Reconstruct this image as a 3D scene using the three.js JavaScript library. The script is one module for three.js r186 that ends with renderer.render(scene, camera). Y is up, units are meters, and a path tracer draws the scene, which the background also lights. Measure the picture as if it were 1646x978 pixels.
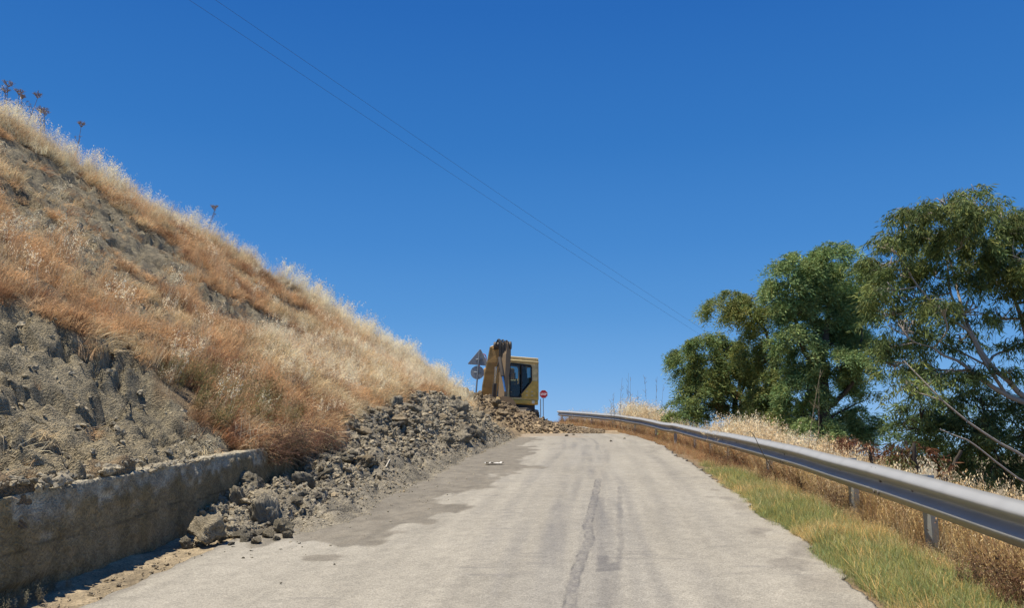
import * as THREE from 'three';
import { mergeGeometries, mergeVertices, toCreasedNormals } from 'three/addons/utils/BufferGeometryUtils.js';
import { RoundedBoxGeometry } from 'three/addons/geometries/RoundedBoxGeometry.js';

// ---------------------------------------------------------------- camera, sky, sun, exposure
const scene = new THREE.Scene();
const FOCAL = 1292, PITCH = Math.atan((715 - 489) / FOCAL), YAW = 5.335 * Math.PI / 180, SLOPE = 0.0696, EYE = 1.45;
const camera = new THREE.PerspectiveCamera(2 * Math.atan(489 / FOCAL) * 180 / Math.PI, 1646 / 978, 0.1, 9000);
const FW = new THREE.Vector3(-Math.sin(YAW) * Math.cos(PITCH), Math.sin(PITCH), -Math.cos(YAW) * Math.cos(PITCH));
camera.position.set(0, EYE, 0);
camera.lookAt(camera.position.clone().add(FW));
const renderer = new THREE.WebGLRenderer({ antialias: true });
renderer.toneMapping = THREE.LinearToneMapping;
renderer.toneMappingExposure = 1.3;
renderer.shadowMap.enabled = true;

const srgb = (r, g, b) => new THREE.Color().setRGB(r / 255, g / 255, b / 255, THREE.SRGBColorSpace);
{
  const W = 512, H = 256, data = new Float32Array(W * H * 4);
  const stops = [[-90, 150, 190, 228], [0, 152, 191, 230], [2.5, 133, 180, 228], [5, 112, 167, 223], [9, 88, 149, 212], [14, 70, 134, 203], [21, 53, 118, 191], [30, 41, 103, 180], [50, 34, 91, 167], [90, 30, 84, 159]];
  for (let j = 0; j < H; j++) {
    const el = ((j + 0.5) / H - 0.5) * 180;
    let k = 1; while (k < stops.length - 1 && stops[k][0] < el) k++;
    const a = stops[k - 1], b = stops[k], t = Math.min(1, Math.max(0, (el - a[0]) / (b[0] - a[0])));
    const ca = srgb(a[1], a[2], a[3]), cb = srgb(b[1], b[2], b[3]); ca.lerp(cb, t);
    for (let i = 0; i < W; i++) { const o = (j * W + i) * 4; data[o] = ca.r * 0.8; data[o + 1] = ca.g * 0.8; data[o + 2] = ca.b * 0.8; data[o + 3] = 1; }
  }
  const sky = new THREE.DataTexture(data, W, H, THREE.RGBAFormat, THREE.FloatType);
  sky.mapping = THREE.EquirectangularReflectionMapping; sky.magFilter = THREE.LinearFilter; sky.needsUpdate = true;
  scene.background = sky; scene.environment = sky;
}
const sun = new THREE.DirectionalLight(new THREE.Color(1, 0.92, 0.79), 5.0);
sun.position.set(-25, 92, 12); sun.target.position.set(0, 0, -18);
sun.position.add(sun.target.position);
sun.castShadow = true; sun.shadow.mapSize.set(4096, 4096);
Object.assign(sun.shadow.camera, { left: -45, right: 45, top: 45, bottom: -45, near: 1, far: 250 });
scene.add(sun, sun.target);

// ---------------------------------------------------------------- helpers
let seedState = 12345;
const rnd = () => { seedState = (seedState + 0x6D2B79F5) | 0; let t = Math.imul(seedState ^ (seedState >>> 15), 1 | seedState); t = (t + Math.imul(t ^ (t >>> 7), 61 | t)) ^ t; return ((t ^ (t >>> 14)) >>> 0) / 4294967296; };
const rr = (a, b) => a + (b - a) * rnd();
const seed = n => { seedState = n | 0; };
const hash = (x, y, z = 0) => { let h = Math.imul(x, 374761393) + Math.imul(y, 668265263) + Math.imul(z, 2147483647 ^ 0x5bd1e995) | 0; h = Math.imul(h ^ (h >>> 13), 1274126177); h ^= h >>> 16; return (h >>> 0) / 4294967296; };
const sm = t => t * t * (3 - 2 * t);
const clamp = (x, a = 0, b = 1) => x < a ? a : x > b ? b : x;
const step01 = (a, b, x) => sm(clamp((x - a) / (b - a)));
const mix = (a, b, t) => a + (b - a) * t;
function vnoise(x, y, z = 0) {
  const X = Math.floor(x), Y = Math.floor(y), Z = Math.floor(z), fx = sm(x - X), fy = sm(y - Y), fz = sm(z - Z);
  const p = (i, j, k) => hash(X + i, Y + j, Z + k);
  const a = mix(mix(p(0, 0, 0), p(1, 0, 0), fx), mix(p(0, 1, 0), p(1, 1, 0), fx), fy);
  if (fz === 0) return a * 2 - 1;
  return mix(a, mix(mix(p(0, 0, 1), p(1, 0, 1), fx), mix(p(0, 1, 1), p(1, 1, 1), fx), fy), fz) * 2 - 1;
}
function fbm(x, y, z = 0, oct = 4) { let s = 0, a = 0.5; for (let i = 0; i < oct; i++) { s += a * vnoise(x, y, z); x = x * 2.03 + 7.1; y = y * 2.03 + 3.7; z = z * 2.03; a *= 0.5; } return s; }
function worley(x, y) {   // [F1, F2, random of nearest cell]
  const X = Math.floor(x), Y = Math.floor(y); let f1 = 9, f2 = 9, id = 0, tilt = 0;
  for (let i = -1; i <= 1; i++) for (let j = -1; j <= 1; j++) {
    const px = X + i + hash(X + i, Y + j, 11), py = Y + j + hash(X + i, Y + j, 23), d = Math.hypot(px - x, py - y);
    if (d < f1) { f2 = f1; f1 = d; id = hash(X + i, Y + j, 5); tilt = (x - px) * (hash(X + i, Y + j, 6) - 0.5) + (y - py) * (hash(X + i, Y + j, 7) - 0.5); } else if (d < f2) f2 = d;
  }
  return [f1, f2, id, tilt];
}
function curve(pts) { return x => { if (x <= pts[0][0]) return pts[0][1]; for (let i = 1; i < pts.length; i++) if (x <= pts[i][0]) { const [a, va] = pts[i - 1], [b, vb] = pts[i]; return mix(va, vb, (x - a) / (b - a)); } return pts[pts.length - 1][1]; }; }
function scurve(pts) { const f = curve(pts), w = 1.5; return x => (f(x - w) + 2 * f(x) + f(x + w)) / 4; }

// a pixel of the photograph gives a direction; the distance comes from what the thing touches
const RIGHT = new THREE.Vector3().crossVectors(FW, new THREE.Vector3(0, 1, 0)).normalize(), UPV = new THREE.Vector3().crossVectors(RIGHT, FW);
const ray = (x, y) => FW.clone().multiplyScalar(FOCAL).addScaledVector(RIGHT, x - 823).addScaledVector(UPV, -(y - 489)).normalize();
function at(x, y, s) { const d = ray(x, y); return new THREE.Vector3(0, EYE, 0).addScaledVector(d, -s / d.z); }
function onRoad(x, y) { const d = ray(x, y), t = -EYE / (d.y + SLOPE * d.z); return [-d.x * t, -d.z * t]; }              // [u, s]
function onBank(x, y) { const d = ray(x, y), t = (0.71 - 0.75 * 4.2 - EYE) / (d.y + SLOPE * d.z + 0.75 * d.x); return [-d.x * t, -d.z * t]; }

// u = metres to the left of the camera, s = metres ahead
const delta = curve([[-100, 0], [14, 0], [20, 0.1], [28, 0.24], [34, 0.34], [40, 0.44], [48, 0.66], [60, 1.6], [80, 4.3], [110, 9], [160, 19], [400, 70], [3000, 300]]);
const bend = s => s < 22 ? 0 : s < 60 ? 0.0074 * (s - 22) ** 2 : 10.7 + 0.5624 * (s - 60);
const roadY = s => SLOPE * s - (delta(s - 1.5) + 2 * delta(s) + delta(s + 1.5)) / 4;
const CREST = [[4.2, 29.3], [4.53, 29.4], [5.61, 29.5], [6.48, 28.4], [7.63, 28.1], [9.15, 27], [10.16, 24.4], [10.7, 22.2], [12.11, 20.3], [13.03, 18.84], [13.5, 17.8], [13.91, 17], [15, 14.6], [18, 9], [24, -3]];
const crestS = (f => u => (f(u - 0.5) + f(u) + f(u + 0.5)) / 3)(curve(CREST));
function bankBase(u, s) {         // height of the cut slope above the tilted road plane
  const over = s - crestS(u), drop = over < -1 ? 0 : over < 1 ? 0.25 * (over + 1) ** 2 * 0.5 : 0.5 * over;
  return 0.71 + 0.75 * (u - 4.2) - drop * 1.2;
}
function rightGround(r, s) {      // metres to the right
  const rail = curve([[0, 0], [9, -0.03], [14, -0.1], [20, -0.3], [26, -0.44], [36, -0.5], [48, -0.62]])(Math.min(s, 48)), base = SLOPE * s + (s < 48 ? rail : -0.62 - (delta(s) - delta(48)));
  const q = r + bend(s) - 3.15;
  let d = 0;
  if (q > 0) d = q < 1 ? 0.13 * q * q : q < 12 ? 0.13 + 0.34 * (q - 1) : 3.87 + 0.4 * (Math.min(q, 90) - 12);
  return base - 0.02 - d;
}
function inside(poly, x, y) { let c = false; for (let i = 0, j = poly.length - 1; i < poly.length; j = i++) { const [xi, yi] = poly[i], [xj, yj] = poly[j]; if ((yi > y) !== (yj > y) && x < (xj - xi) * (y - yi) / (yj - yi) + xi) c = !c; } return c; }
function segDist(pts, x, y, closed) { let m = 1e9; for (let i = closed ? 0 : 1; i < pts.length; i++) { const a = pts[(i + pts.length - 1) % pts.length], b = pts[i], dx = b[0] - a[0], dy = b[1] - a[1], t = clamp(((x - a[0]) * dx + (y - a[1]) * dy) / (dx * dx + dy * dy || 1)); m = Math.min(m, Math.hypot(x - a[0] - dx * t, y - a[1] - dy * t)); } return m; }
const signed = (poly, x, y) => (inside(poly, x, y) ? 1 : -1) * segDist(poly, x, y, true);

const taken = {};
function numbered(n) { if (!(n in taken)) { taken[n] = 0; return n; } taken[n]++; return n + '_' + String(taken[n]).padStart(3, '0'); }
function tag(o, label, category, group, kind) { o.userData.label = label; if (category) o.userData.category = category; if (group) o.userData.group = group; if (kind) o.userData.kind = kind; return o; }
function top(o, name, label, category, group, kind) { o.name = numbered(name); scene.add(o); return tag(o, label, category, group, kind); }
function part(name, geo, mat, parent) { const m = new THREE.Mesh(geo, mat); m.name = name; parent.add(m); return m; }
const std = (color, roughness = 0.9, extra = {}) => new THREE.MeshStandardMaterial({ color, roughness, ...extra });
const lin = (r, g, b) => new THREE.Color().setRGB(r, g, b);

function grid(us, ss, fn) {        // fn(u, s) -> [x, y, z, r, g, b]; uv in metres
  const nu = us.length, ns = ss.length, P = new Float32Array(nu * ns * 3), C = new Float32Array(nu * ns * 3), U = new Float32Array(nu * ns * 2), I = new Uint32Array((nu - 1) * (ns - 1) * 6);
  for (let j = 0; j < ns; j++) for (let i = 0; i < nu; i++) {
    const o = j * nu + i, v = fn(us[i], ss[j], i, j);
    P.set(v.slice(0, 3), o * 3); C.set(v.slice(3, 6), o * 3); U[o * 2] = v[0] - 0.7 * v[1]; U[o * 2 + 1] = v[6] ?? -v[2] + 0.5 * v[1];
  }
  let k = 0;
  for (let j = 0; j < ns - 1; j++) for (let i = 0; i < nu - 1; i++) { const a = j * nu + i, b = a + 1, c = a + nu, d = c + 1; I[k++] = a; I[k++] = c; I[k++] = b; I[k++] = b; I[k++] = c; I[k++] = d; }
  const g = new THREE.BufferGeometry();
  g.setAttribute('position', new THREE.BufferAttribute(P, 3)); g.setAttribute('color', new THREE.BufferAttribute(C, 3)); g.setAttribute('uv', new THREE.BufferAttribute(U, 2));
  g.setIndex(new THREE.BufferAttribute(I, 1)); g.computeVertexNormals();
  return g;
}
function range(a, b, f) { const o = [a]; while (o[o.length - 1] < b) o.push(Math.min(b, o[o.length - 1] + f(o[o.length - 1]))); return o; }
function noiseTexture(size, metres, fn, color) {
  const d = new Uint8Array(size * size * 4);
  for (let j = 0; j < size; j++) for (let i = 0; i < size; i++) { const v = fn(i, j), o = (j * size + i) * 4, c = Array.isArray(v) ? v : [v, v, v]; for (let k = 0; k < 3; k++) d[o + k] = clamp(c[k]) * 255; d[o + 3] = 255; }
  const t = new THREE.DataTexture(d, size, size); t.wrapS = t.wrapT = THREE.RepeatWrapping; t.magFilter = THREE.LinearFilter; t.repeat.set(1 / metres, 1 / metres);
  if (color) t.colorSpace = THREE.SRGBColorSpace; t.needsUpdate = true; return t;
}
function periodic(size, cells, sd) { const c = cells; return (i, j) => { const x = i / size * c, y = j / size * c, X = Math.floor(x), Y = Math.floor(y), fx = sm(x - X), fy = sm(y - Y), p = (a, b) => hash(((X + a) % c + c) % c, ((Y + b) % c + c) % c, sd); return mix(mix(p(0, 0), p(1, 0), fx), mix(p(0, 1), p(1, 1), fx), fy); }; }
function tube(pts, radii, sides = 7, cap = true) {     // tapered tube through Vector3 points
  const n = pts.length, P = [], I = [], t = new THREE.Vector3(), a = new THREE.Vector3(), b = new THREE.Vector3();
  let ref = new THREE.Vector3(0.31, 0.2, 0.93);
  for (let i = 0; i < n; i++) {
    t.subVectors(pts[Math.min(n - 1, i + 1)], pts[Math.max(0, i - 1)]).normalize();
    if (Math.abs(t.dot(ref)) > 0.95) ref = new THREE.Vector3(0.9, 0.1, -0.3);
    a.crossVectors(t, ref).normalize(); b.crossVectors(t, a);
    ref = a.clone().cross(t);
    for (let k = 0; k < sides; k++) { const w = k / sides * Math.PI * 2, c = Math.cos(w) * radii[i], s = Math.sin(w) * radii[i]; P.push(pts[i].x + a.x * c + b.x * s, pts[i].y + a.y * c + b.y * s, pts[i].z + a.z * c + b.z * s); }
  }
  for (let i = 0; i < n - 1; i++) for (let k = 0; k < sides; k++) { const p = i * sides + k, q = i * sides + (k + 1) % sides; I.push(p, q, p + sides, q, q + sides, p + sides); }
  if (cap) for (const i of [0, n - 1]) for (let k = 1; k < sides - 1; k++) i ? I.push(i * sides, i * sides + k, i * sides + k + 1) : I.push(0, k + 1, k);
  const g = new THREE.BufferGeometry(); g.setAttribute('position', new THREE.Float32BufferAttribute(P, 3)); g.setIndex(I); g.computeVertexNormals(); return g;
}
function smooth(pts, n) { return new THREE.CatmullRomCurve3(pts).getPoints(n); }
const V = (x, y, z) => new THREE.Vector3(x, y, z);
const box = (w, h, d, x = 0, y = 0, z = 0, r = 0.02) => { const g = new RoundedBoxGeometry(w, h, d, 2, Math.min(r, w / 2.1, h / 2.1, d / 2.1)); g.translate(x, y, z); return g; };
function inst(name, geo, mat, items, parent = scene) {     // items: [matrix, colour]
  const m = new THREE.InstancedMesh(geo, mat, items.length);
  items.forEach(([mt, c], i) => { m.setMatrixAt(i, mt); m.setColorAt(i, c); });
  m.name = parent === scene ? numbered(name) : name; m.userData.kind = 'stuff'; parent.add(m); return m;
}
const _q = new THREE.Quaternion(), _q2 = new THREE.Quaternion(), _Y = V(0, 1, 0);
function pose(p, normal, yaw, sx, sy = sx, sz = sx) { _q.setFromUnitVectors(_Y, normal); _q2.setFromAxisAngle(_Y, yaw); return new THREE.Matrix4().compose(p, _q.clone().multiply(_q2), V(sx, sy, sz)); }

// ---------------------------------------------------------------- textures shared by the ground
const grain = (() => { const a = periodic(512, 256, 1), b = periodic(512, 64, 2), c = periodic(512, 12, 3), d = periodic(512, 128, 4); return (i, j) => [a(i, j), b(i, j), c(i, j), d(i, j)]; })();
const asphaltMap = noiseTexture(512, 1.1, (i, j) => { const [a, b, c, d] = grain(i, j); const v = 0.86 + (a - 0.5) * 0.22 + (d - 0.5) * 0.13 + (b - 0.5) * 0.08 + (c - 0.5) * 0.05; return [v, v * 0.995, v * 0.985]; }, true);
const asphaltBump = noiseTexture(512, 1.1, (i, j) => { const [a, b, , d] = grain(i, j); return 0.45 * a + 0.35 * d + 0.2 * b; });
const soilMap = noiseTexture(512, 0.9, (i, j) => { const [a, b, c, d] = grain(i, j); const v = 0.84 + (a - 0.5) * 0.2 + (b - 0.5) * 0.22 + (c - 0.5) * 0.16 + (d - 0.5) * 0.12; return [v, v, v * 0.99]; }, true);
const soilBump = noiseTexture(512, 0.9, (i, j) => { const [a, b, c, d] = grain(i, j); return 0.2 * a + 0.4 * b + 0.15 * c + 0.25 * d; });

// ---------------------------------------------------------------- ground to the horizon
{
  const xs = [-2500, -1200, -600, -300, -150, -90, -60, -40, ...range(-30, 30, () => 1), 40, 55, 75, 100, 150, 300, 700, 1400, 2500];
  const zs = [-60, -30, -15, -8, -4, ...range(0, 70, () => 1), 80, 95, 115, 150, 200, 300, 450, 700, 1200, 2200, 4000];
  const g = grid(xs, zs, (x, s) => {
    let y; const u = -x, c = bend(Math.max(0, s));
    if (u - c < 1.2) y = rightGround(x, s) - 0.14;
    else y = Math.min(roadY(s), rightGround(2, Math.min(s, 48)) - Math.max(0, s - 48) * 0.35) - 0.25;
    if (s > 120 || Math.abs(x) > 120) y = Math.max(y, -52) + fbm(x * 0.004, s * 0.004, 0, 3) * 14;
    y = Math.min(y, -2 + Math.max(6 - Math.max(s - 50, Math.abs(x) - 20) * 0.2, 0) * 10);
    const n = fbm(x * 0.4, s * 0.4, 3, 3);
    return [x, y, -s, 0.30 + n * 0.08, 0.235 + n * 0.06, 0.14 + n * 0.04];
  });
  const m = new THREE.Mesh(g, std(0xffffff, 1, { vertexColors: true, map: soilMap, bumpMap: soilBump, bumpScale: 0.03 }));
  top(m, 'ground', 'dry open country falling away around the road', 'ground', null, 'structure');
}
// right shoulder and the slope below the guardrail
{
  const rs = [...range(1.55, 4.2, () => 0.05), ...range(4.4, 20, x => 0.05 * x)], ss = range(2.2, 58, s => Math.max(0.05, 0.008 * s));
  const g = grid(rs, ss, (r, s) => {
    const x = r - bend(s), n = fbm(r * 3, s * 3, 1, 4), n2 = fbm(r * 0.7, s * 0.7, 9, 3);
    const bank = 0.07 * Math.exp(-((r - 2.55) ** 2) / 0.06);
    const y = mix(roadY(s) - 0.035, rightGround(x, s) - 0.03, step01(1.95, 2.5, r)) + bank * step01(2.1, 2.3, r) + n * 0.03 * step01(1.85, 2.3, r);
    const k = clamp(0.5 + n2);
    return [x, y, -s, mix(0.26, 0.34, k) + n * 0.05, mix(0.19, 0.24, k) + n * 0.04, mix(0.115, 0.13, k) + n * 0.02];
  });
  top(new THREE.Mesh(g, std(0xffffff, 1, { vertexColors: true, map: soilMap, bumpMap: soilBump, bumpScale: 0.02 })), 'verge', 'earth verge and slope under the steel guardrail', 'verge', null, 'structure');
}

// ---------------------------------------------------------------- road
const tarStrip = [[962, 770], [958, 790], [953, 812], [944, 845], [948, 868], [938, 888], [925, 920], [919, 950], [916, 985]].map(p => onRoad(...p));
const tarSoft = [[966, 800], [958, 850], [962, 880], [972, 905]].map(p => onRoad(...p));  // wider, softer dark mark beside the tar strip
const tarThin = [[995, 782], [997, 820], [994, 845], [999, 870], [995, 900]].map(p => onRoad(...p));
const tarThin2 = [[978, 800], [982, 850], [977, 880]].map(p => onRoad(...p));
const patchA = [[960, 892], [976, 892], [978, 905], [999, 900], [997, 915], [958, 918]].map(p => onRoad(...p));
const patchB = [[962, 918], [992, 918], [988, 950], [975, 985], [958, 985]].map(p => onRoad(...p));
const dustPoly = [[430, 872], [545, 876], [600, 866], [690, 838], [748, 815], [700, 808], [752, 790], [800, 778], [780, 768], [868, 750], [838, 742], [872, 722], [846, 705], [880, 694], [800, 680], [480, 790]].map(p => onRoad(...p));
const ovalC = onRoad(517, 894), oval2 = onRoad(560, 838);
const rubber = [[1000, 978], [1040, 880], [985, 760], [962, 720]].map(p => onRoad(...p));
const STREAKS = [[0.42, 0.13, 0.4], [0.62, 0.09, 0.3], [0.2, 0.1, 0.36], [-0.02, 0.12, 0.42], [-0.24, 0.08, 0.4], [-0.42, 0.1, 0.28], [0.9, 0.16, 0.2], [-0.9, 0.16, 0.2], [1.35, 0.14, 0.16], [-1.3, 0.2, 0.14]];
function roadColour(u, s) {
  const long = fbm(u * 5.5, s * 0.35, 0, 4), blot = fbm(u * 1.3, s * 0.9, 4, 4), fine = fbm(u * 16, s * 9, 2, 3);
  let v = 1 + long * 0.17 + blot * 0.14 + fine * 0.12;
  let r = 0.405 * v, g = 0.375 * v, b = 0.308 * v;
  const grey = clamp(step01(0.95, 0.25, Math.abs(u - 0.15)) * (0.6 + long * 1.2) + clamp(blot * 1.5) * 0.35); // worn, less dust-covered middle
  r = mix(r, 0.285, grey * 0.42); g = mix(g, 0.275, grey * 0.42); b = mix(b, 0.25, grey * 0.42);
  const pale = clamp(fbm(u * 0.8 + 5, s * 0.4, 6, 3) * 2.2 - 0.15) * step01(22, 30, s + blot * 6);
  r = mix(r, 0.46, pale * 0.6); g = mix(g, 0.40, pale * 0.6); b = mix(b, 0.30, pale * 0.6);
  const ink = (w, R = 0.13, G = 0.125, B = 0.125) => { r = mix(r, R, w); g = mix(g, G, w); b = mix(b, B, w); };
  if (s < 15 && u < 0.9 && u > -0.9) {
    const wob = fbm(u * 5, s * 5, 7, 3) * 0.035, brk = 0.6 + 0.5 * fbm(u * 20, s * 4, 8, 2);
    const d = segDist(tarStrip, u, s); ink(step01(0.058, 0.03, d + wob * 0.7) * clamp(0.24 + 0.34 * brk + fbm(u * 40, s * 18, 27, 2) * 0.6, 0, 0.75), 0.17, 0.163, 0.16);
    ink(step01(0.014, 0.004, Math.abs(d - 0.042 + wob * 0.3)) * clamp(0.3 + fbm(u * 30, s * 8, 28, 2) * 1.2, 0, 0.6), 0.085, 0.082, 0.08);
    ink(step01(0.09, 0.03, segDist(tarSoft, u, s) + wob) * 0.45 * brk);
    ink(step01(0.045, 0.012, segDist(tarThin, u, s) + wob * 0.7) * 0.6 * brk);
    ink(step01(0.05, 0.015, segDist(tarThin2, u, s) + wob) * 0.3 * brk);
    ink(step01(-0.025, 0.02, signed(patchA, u, s) + wob * 0.5) * 0.6);
    ink(step01(-0.05, 0.05, signed(patchB, u, s) + wob) * 0.33 * brk);
  }
  // short cross cracks and scuffs
  const sc = fbm(u * 2.2, s * 14, 12, 3), where = fbm(u * 1.1 + 9, s * 0.7, 13, 2);
  ink(step01(0.26, 0.36, sc) * step01(0.05, 0.3, where) * 0.35, 0.2, 0.19, 0.175);
  const wr = fbm(u * 1.5, s * 0.12, 15, 2); ink(step01(0.1, 0.4, fbm(u * 9 + wr * 2, s * 0.16, 14, 3)) * 0.16 * step01(1.2, 0.4, Math.abs(u - 0.2)), 0.2, 0.195, 0.19);
  for (const [c, w, k] of STREAKS) { const x = Math.abs(u - c - fbm(s * 0.12, c * 9, 29, 2) * 0.25); if (x < w) ink(step01(w, w * 0.15, x) * k * 1.4 * clamp(0.5 + fbm(c * 7, s * 0.5, 36, 3) * 1.6) * (0.75 + 0.5 * fbm(u * 26, s * 3, 37, 2)), 0.17, 0.165, 0.16); }
  // crumbled right edge
  const e = u + 2.0; ink(step01(0.55, 0.05, e + fbm(u * 6, s * 3, 16, 3) * 0.7) * step01(-0.05, 0.25, fbm(u * 5, s * 2.5, 17, 3)) * 0.5, 0.17, 0.15, 0.125);
  const eb = step01(0.35, 0.05, e + fbm(u * 3, s * 3, 18, 3) * 0.4) * 0.4; r = mix(r, 0.43, eb); g = mix(g, 0.39, eb); b = mix(b, 0.31, eb);
  const l = 3.48 - u; ink(step01(0.12, 0.02, l + fbm(u * 8, s * 5, 19, 3) * 0.1) * 0.5, 0.2, 0.18, 0.15);
  // earth dragged off the slide
  if (s > 6 && s < 40) {
    const q = signed(dustPoly, u, s) + fbm(u * 3.5, s * 1.6, 20, 4) * 0.55, w = step01(-0.05, 0.09, q) * (0.8 + 0.2 * fbm(u * 12, s * 7, 21, 2));
    const k = 1 + fbm(u * 7, s * 5, 22, 4) * 0.45; r = mix(r, 0.205 * k, w); g = mix(g, 0.18 * k, w); b = mix(b, 0.136 * k, w);
  }
  const ov = Math.hypot((u - ovalC[0]) / 0.21, (s - ovalC[1]) / 0.14) + fbm(u * 12, s * 12, 23, 3) * 0.5; ink(step01(1.15, 0.8, ov) * 0.65, 0.19, 0.165, 0.125);
  const ov2 = Math.hypot((u - oval2[0] + 0.7) / 0.12, (s - oval2[1] + 0.6) / 0.1) + fbm(u * 12, s * 12, 24, 3) * 0.6; ink(step01(1.1, 0.8, ov2) * 0.4, 0.2, 0.17, 0.13);
  // tan earth spilled across the crest
  const tn = step01(27.5, 30, s + fbm(u * 1.5, s, 25, 3) * 3) * step01(39, 36, s) * step01(-0.6, 0.8, u + fbm(u * 2, s * 2, 26, 3)) * 0.75; r = mix(r, 0.39, tn); g = mix(g, 0.30, tn); b = mix(b, 0.195, tn);
  return [r, g, b];
}
{
  const us = range(-2.0, 3.48, u => u > -0.45 && u < 0.3 ? 0.011 : 0.028), ss = [...range(-5, 3.8, () => 0.3), ...range(4, 75, s => Math.max(0.021, 0.0034 * s))], n = us.length;
  const cols = [us[0], ...us, us[n - 1]];
  const g = grid(cols, ss, (u0, s, i) => {
    let u = u0, dy = 0;
    const er = fbm(s * 0.8, 3, 30, 2) * 0.14 + fbm(s * 5, 5, 31, 4) * 0.08, el = fbm(s * 0.8, 8, 32, 3) * 0.07 + fbm(s * 5, 9, 33, 2) * 0.05;
    const t = (u0 + 2) / 5.48; u += er * clamp(1 - t * 4) + el * clamp(1 - (1 - t) * 4);
    if (i === 0 || i === cols.length - 1) dy = -0.09;
    const y = roadY(s) + dy + fbm(u0 * 0.9, s * 0.5, 34, 3) * 0.016 + fbm(u0 * 9, s * 9, 35, 2) * 0.004 - 0.008 * Math.abs(u0 - 0.7);
    return [-(u + bend(s)), y, -s, ...roadColour(u, s)];
  });
  top(new THREE.Mesh(g, std(0xffffff, 0.93, { vertexColors: true, map: asphaltMap, bumpMap: asphaltBump, bumpScale: 0.006 })), 'road', 'dust-covered pale asphalt road climbing to the crest', 'road', null, 'structure');
}
// dirt gutter strip between the road and the wall
{
  const us = range(3.25, 4.12, () => 0.025), ss = [...range(-5, 3.8, () => 0.3), ...range(4, 34, s => Math.max(0.025, 0.005 * s))];
  const g = grid(us, ss, (u, s) => {
    const n = fbm(u * 5, s * 4, 40, 4), f = fbm(u * 22, s * 22, 41, 2), w = 1 + n * 0.5 + f * 0.3;
    return [-(u + bend(s)), roadY(s) - 0.045 + n * 0.03 + f * 0.012 + step01(3.75, 4.05, u) * 0.04, -s, 0.40 * w, 0.315 * w, 0.20 * w];
  });
  top(new THREE.Mesh(g, std(0xffffff, 1, { vertexColors: true, map: soilMap, bumpMap: soilBump, bumpScale: 0.015 })), 'gutter_strip', 'sandy dirt strip along the foot of the low wall', 'verge', null, 'structure');
}

// ---------------------------------------------------------------- retaining wall
{
  const root = new THREE.Group(); top(root, 'retaining_wall', 'low weathered concrete retaining wall holding up the grassy bank', 'wall');
  // cross-section runs from the foot of the face, over the top, down the back
  const prof = []; for (let i = 0; i <= 44; i++) prof.push([4.0 + 0.03 * i / 44, -0.12 + 0.83 * i / 44, 0]); prof.push([4.045, 0.716, 1]); for (let i = 1; i <= 8; i++) prof.push([4.045 + 0.2 * i / 8, 0.718, 1]); prof.push([4.25, 0.3, 1]);
  const ss = [...range(-4, 3.9, () => 0.2), ...range(4, 16, () => 0.022)];
  const g = grid(prof.map((_, i) => i), ss, (i, s) => {
    const [u, h, cap] = prof[i], n = fbm(s * 2.2, h * 3, 50, 4), f = fbm(s * 14, h * 16, 51, 3), chip = clamp(fbm(s * 5, 2, 52, 3) * 2);
    const nearTop = step01(0.56, 0.7, h), off = n * 0.022 + f * 0.013 + nearTop * (cap ? clamp(1 - (u - 4.04) / 0.12) : 1) * (0.01 + chip * 0.03 + f * 0.018);
    const foot = h < 0.12 && s < 6.4 ? 0.05 * step01(6.4, 5.6, s) * step01(0.12, 0.04, h) : 0;
    const streak = fbm(s * 6, h * 0.7, 53, 4), pale = step01(0.52, 0.68, h + fbm(s * 3, h, 54, 3) * 0.35 + f * 0.15);
    let r = 0.32 + streak * 0.10 + n * 0.05 + f * 0.05, gg = 0.245 + streak * 0.08 + n * 0.04 + f * 0.045, b = 0.128 + streak * 0.055 + n * 0.025 + f * 0.035;
    r = mix(r, 0.5 + f * 0.3, pale * 0.85); gg = mix(gg, 0.45 + f * 0.27, pale * 0.85); b = mix(b, 0.34 + f * 0.2, pale * 0.85);
    const lift = Math.abs(h - 0.33 + n * 0.06) < 0.008 ? 0.6 : 1;      // pour line
    return [-(u + off + foot), SLOPE * s + h + (cap ? f * 0.02 + n * 0.015 : 0), -s, r * lift, gg * lift, b * lift, h + (cap ? u : 0)];
  });
  const uv = g.attributes.uv, ps = g.attributes.position; for (let i = 0; i < uv.count; i++) uv.setXY(i, -ps.getZ(i), ps.getY(i) - ps.getX(i));
  part('wall_body', g, std(0xffffff, 0.97, { vertexColors: true, map: soilMap, bumpMap: soilBump, bumpScale: 0.02 }), root);
}

// ---------------------------------------------------------------- cut bank
const bareLow = [[-30, 462], [40, 500], [100, 540], [190, 562], [250, 595], [285, 640], [325, 690], [352, 728], [330, 745], [220, 768], [0, 830], [-120, 860], [-140, 600]].map(p => onBank(...p));
const bareTop = [[-30, 196], [30, 228], [70, 255], [120, 280], [160, 308], [220, 362], [270, 388], [325, 448], [300, 462], [250, 450], [205, 432], [150, 408], [100, 366], [55, 318], [0, 272], [-40, 250]].map(p => onBank(...p));
const bareMid = [[-20, 286], [35, 300], [70, 335], [105, 378], [85, 392], [50, 378], [15, 350], [-20, 340]].map(p => onBank(...p));
const bareSpot = [[315, 462], [350, 470], [385, 480], [420, 500], [470, 528], [510, 556], [460, 535], [420, 540], [370, 520], [330, 496]].map(p => onBank(...p));
const bareFoot = [[350, 728], [330, 700], [300, 702], [300, 730], [320, 750]].map(p => onBank(...p));
const bareSpots = [bareLow, bareTop, bareMid, bareSpot, bareFoot];
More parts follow.
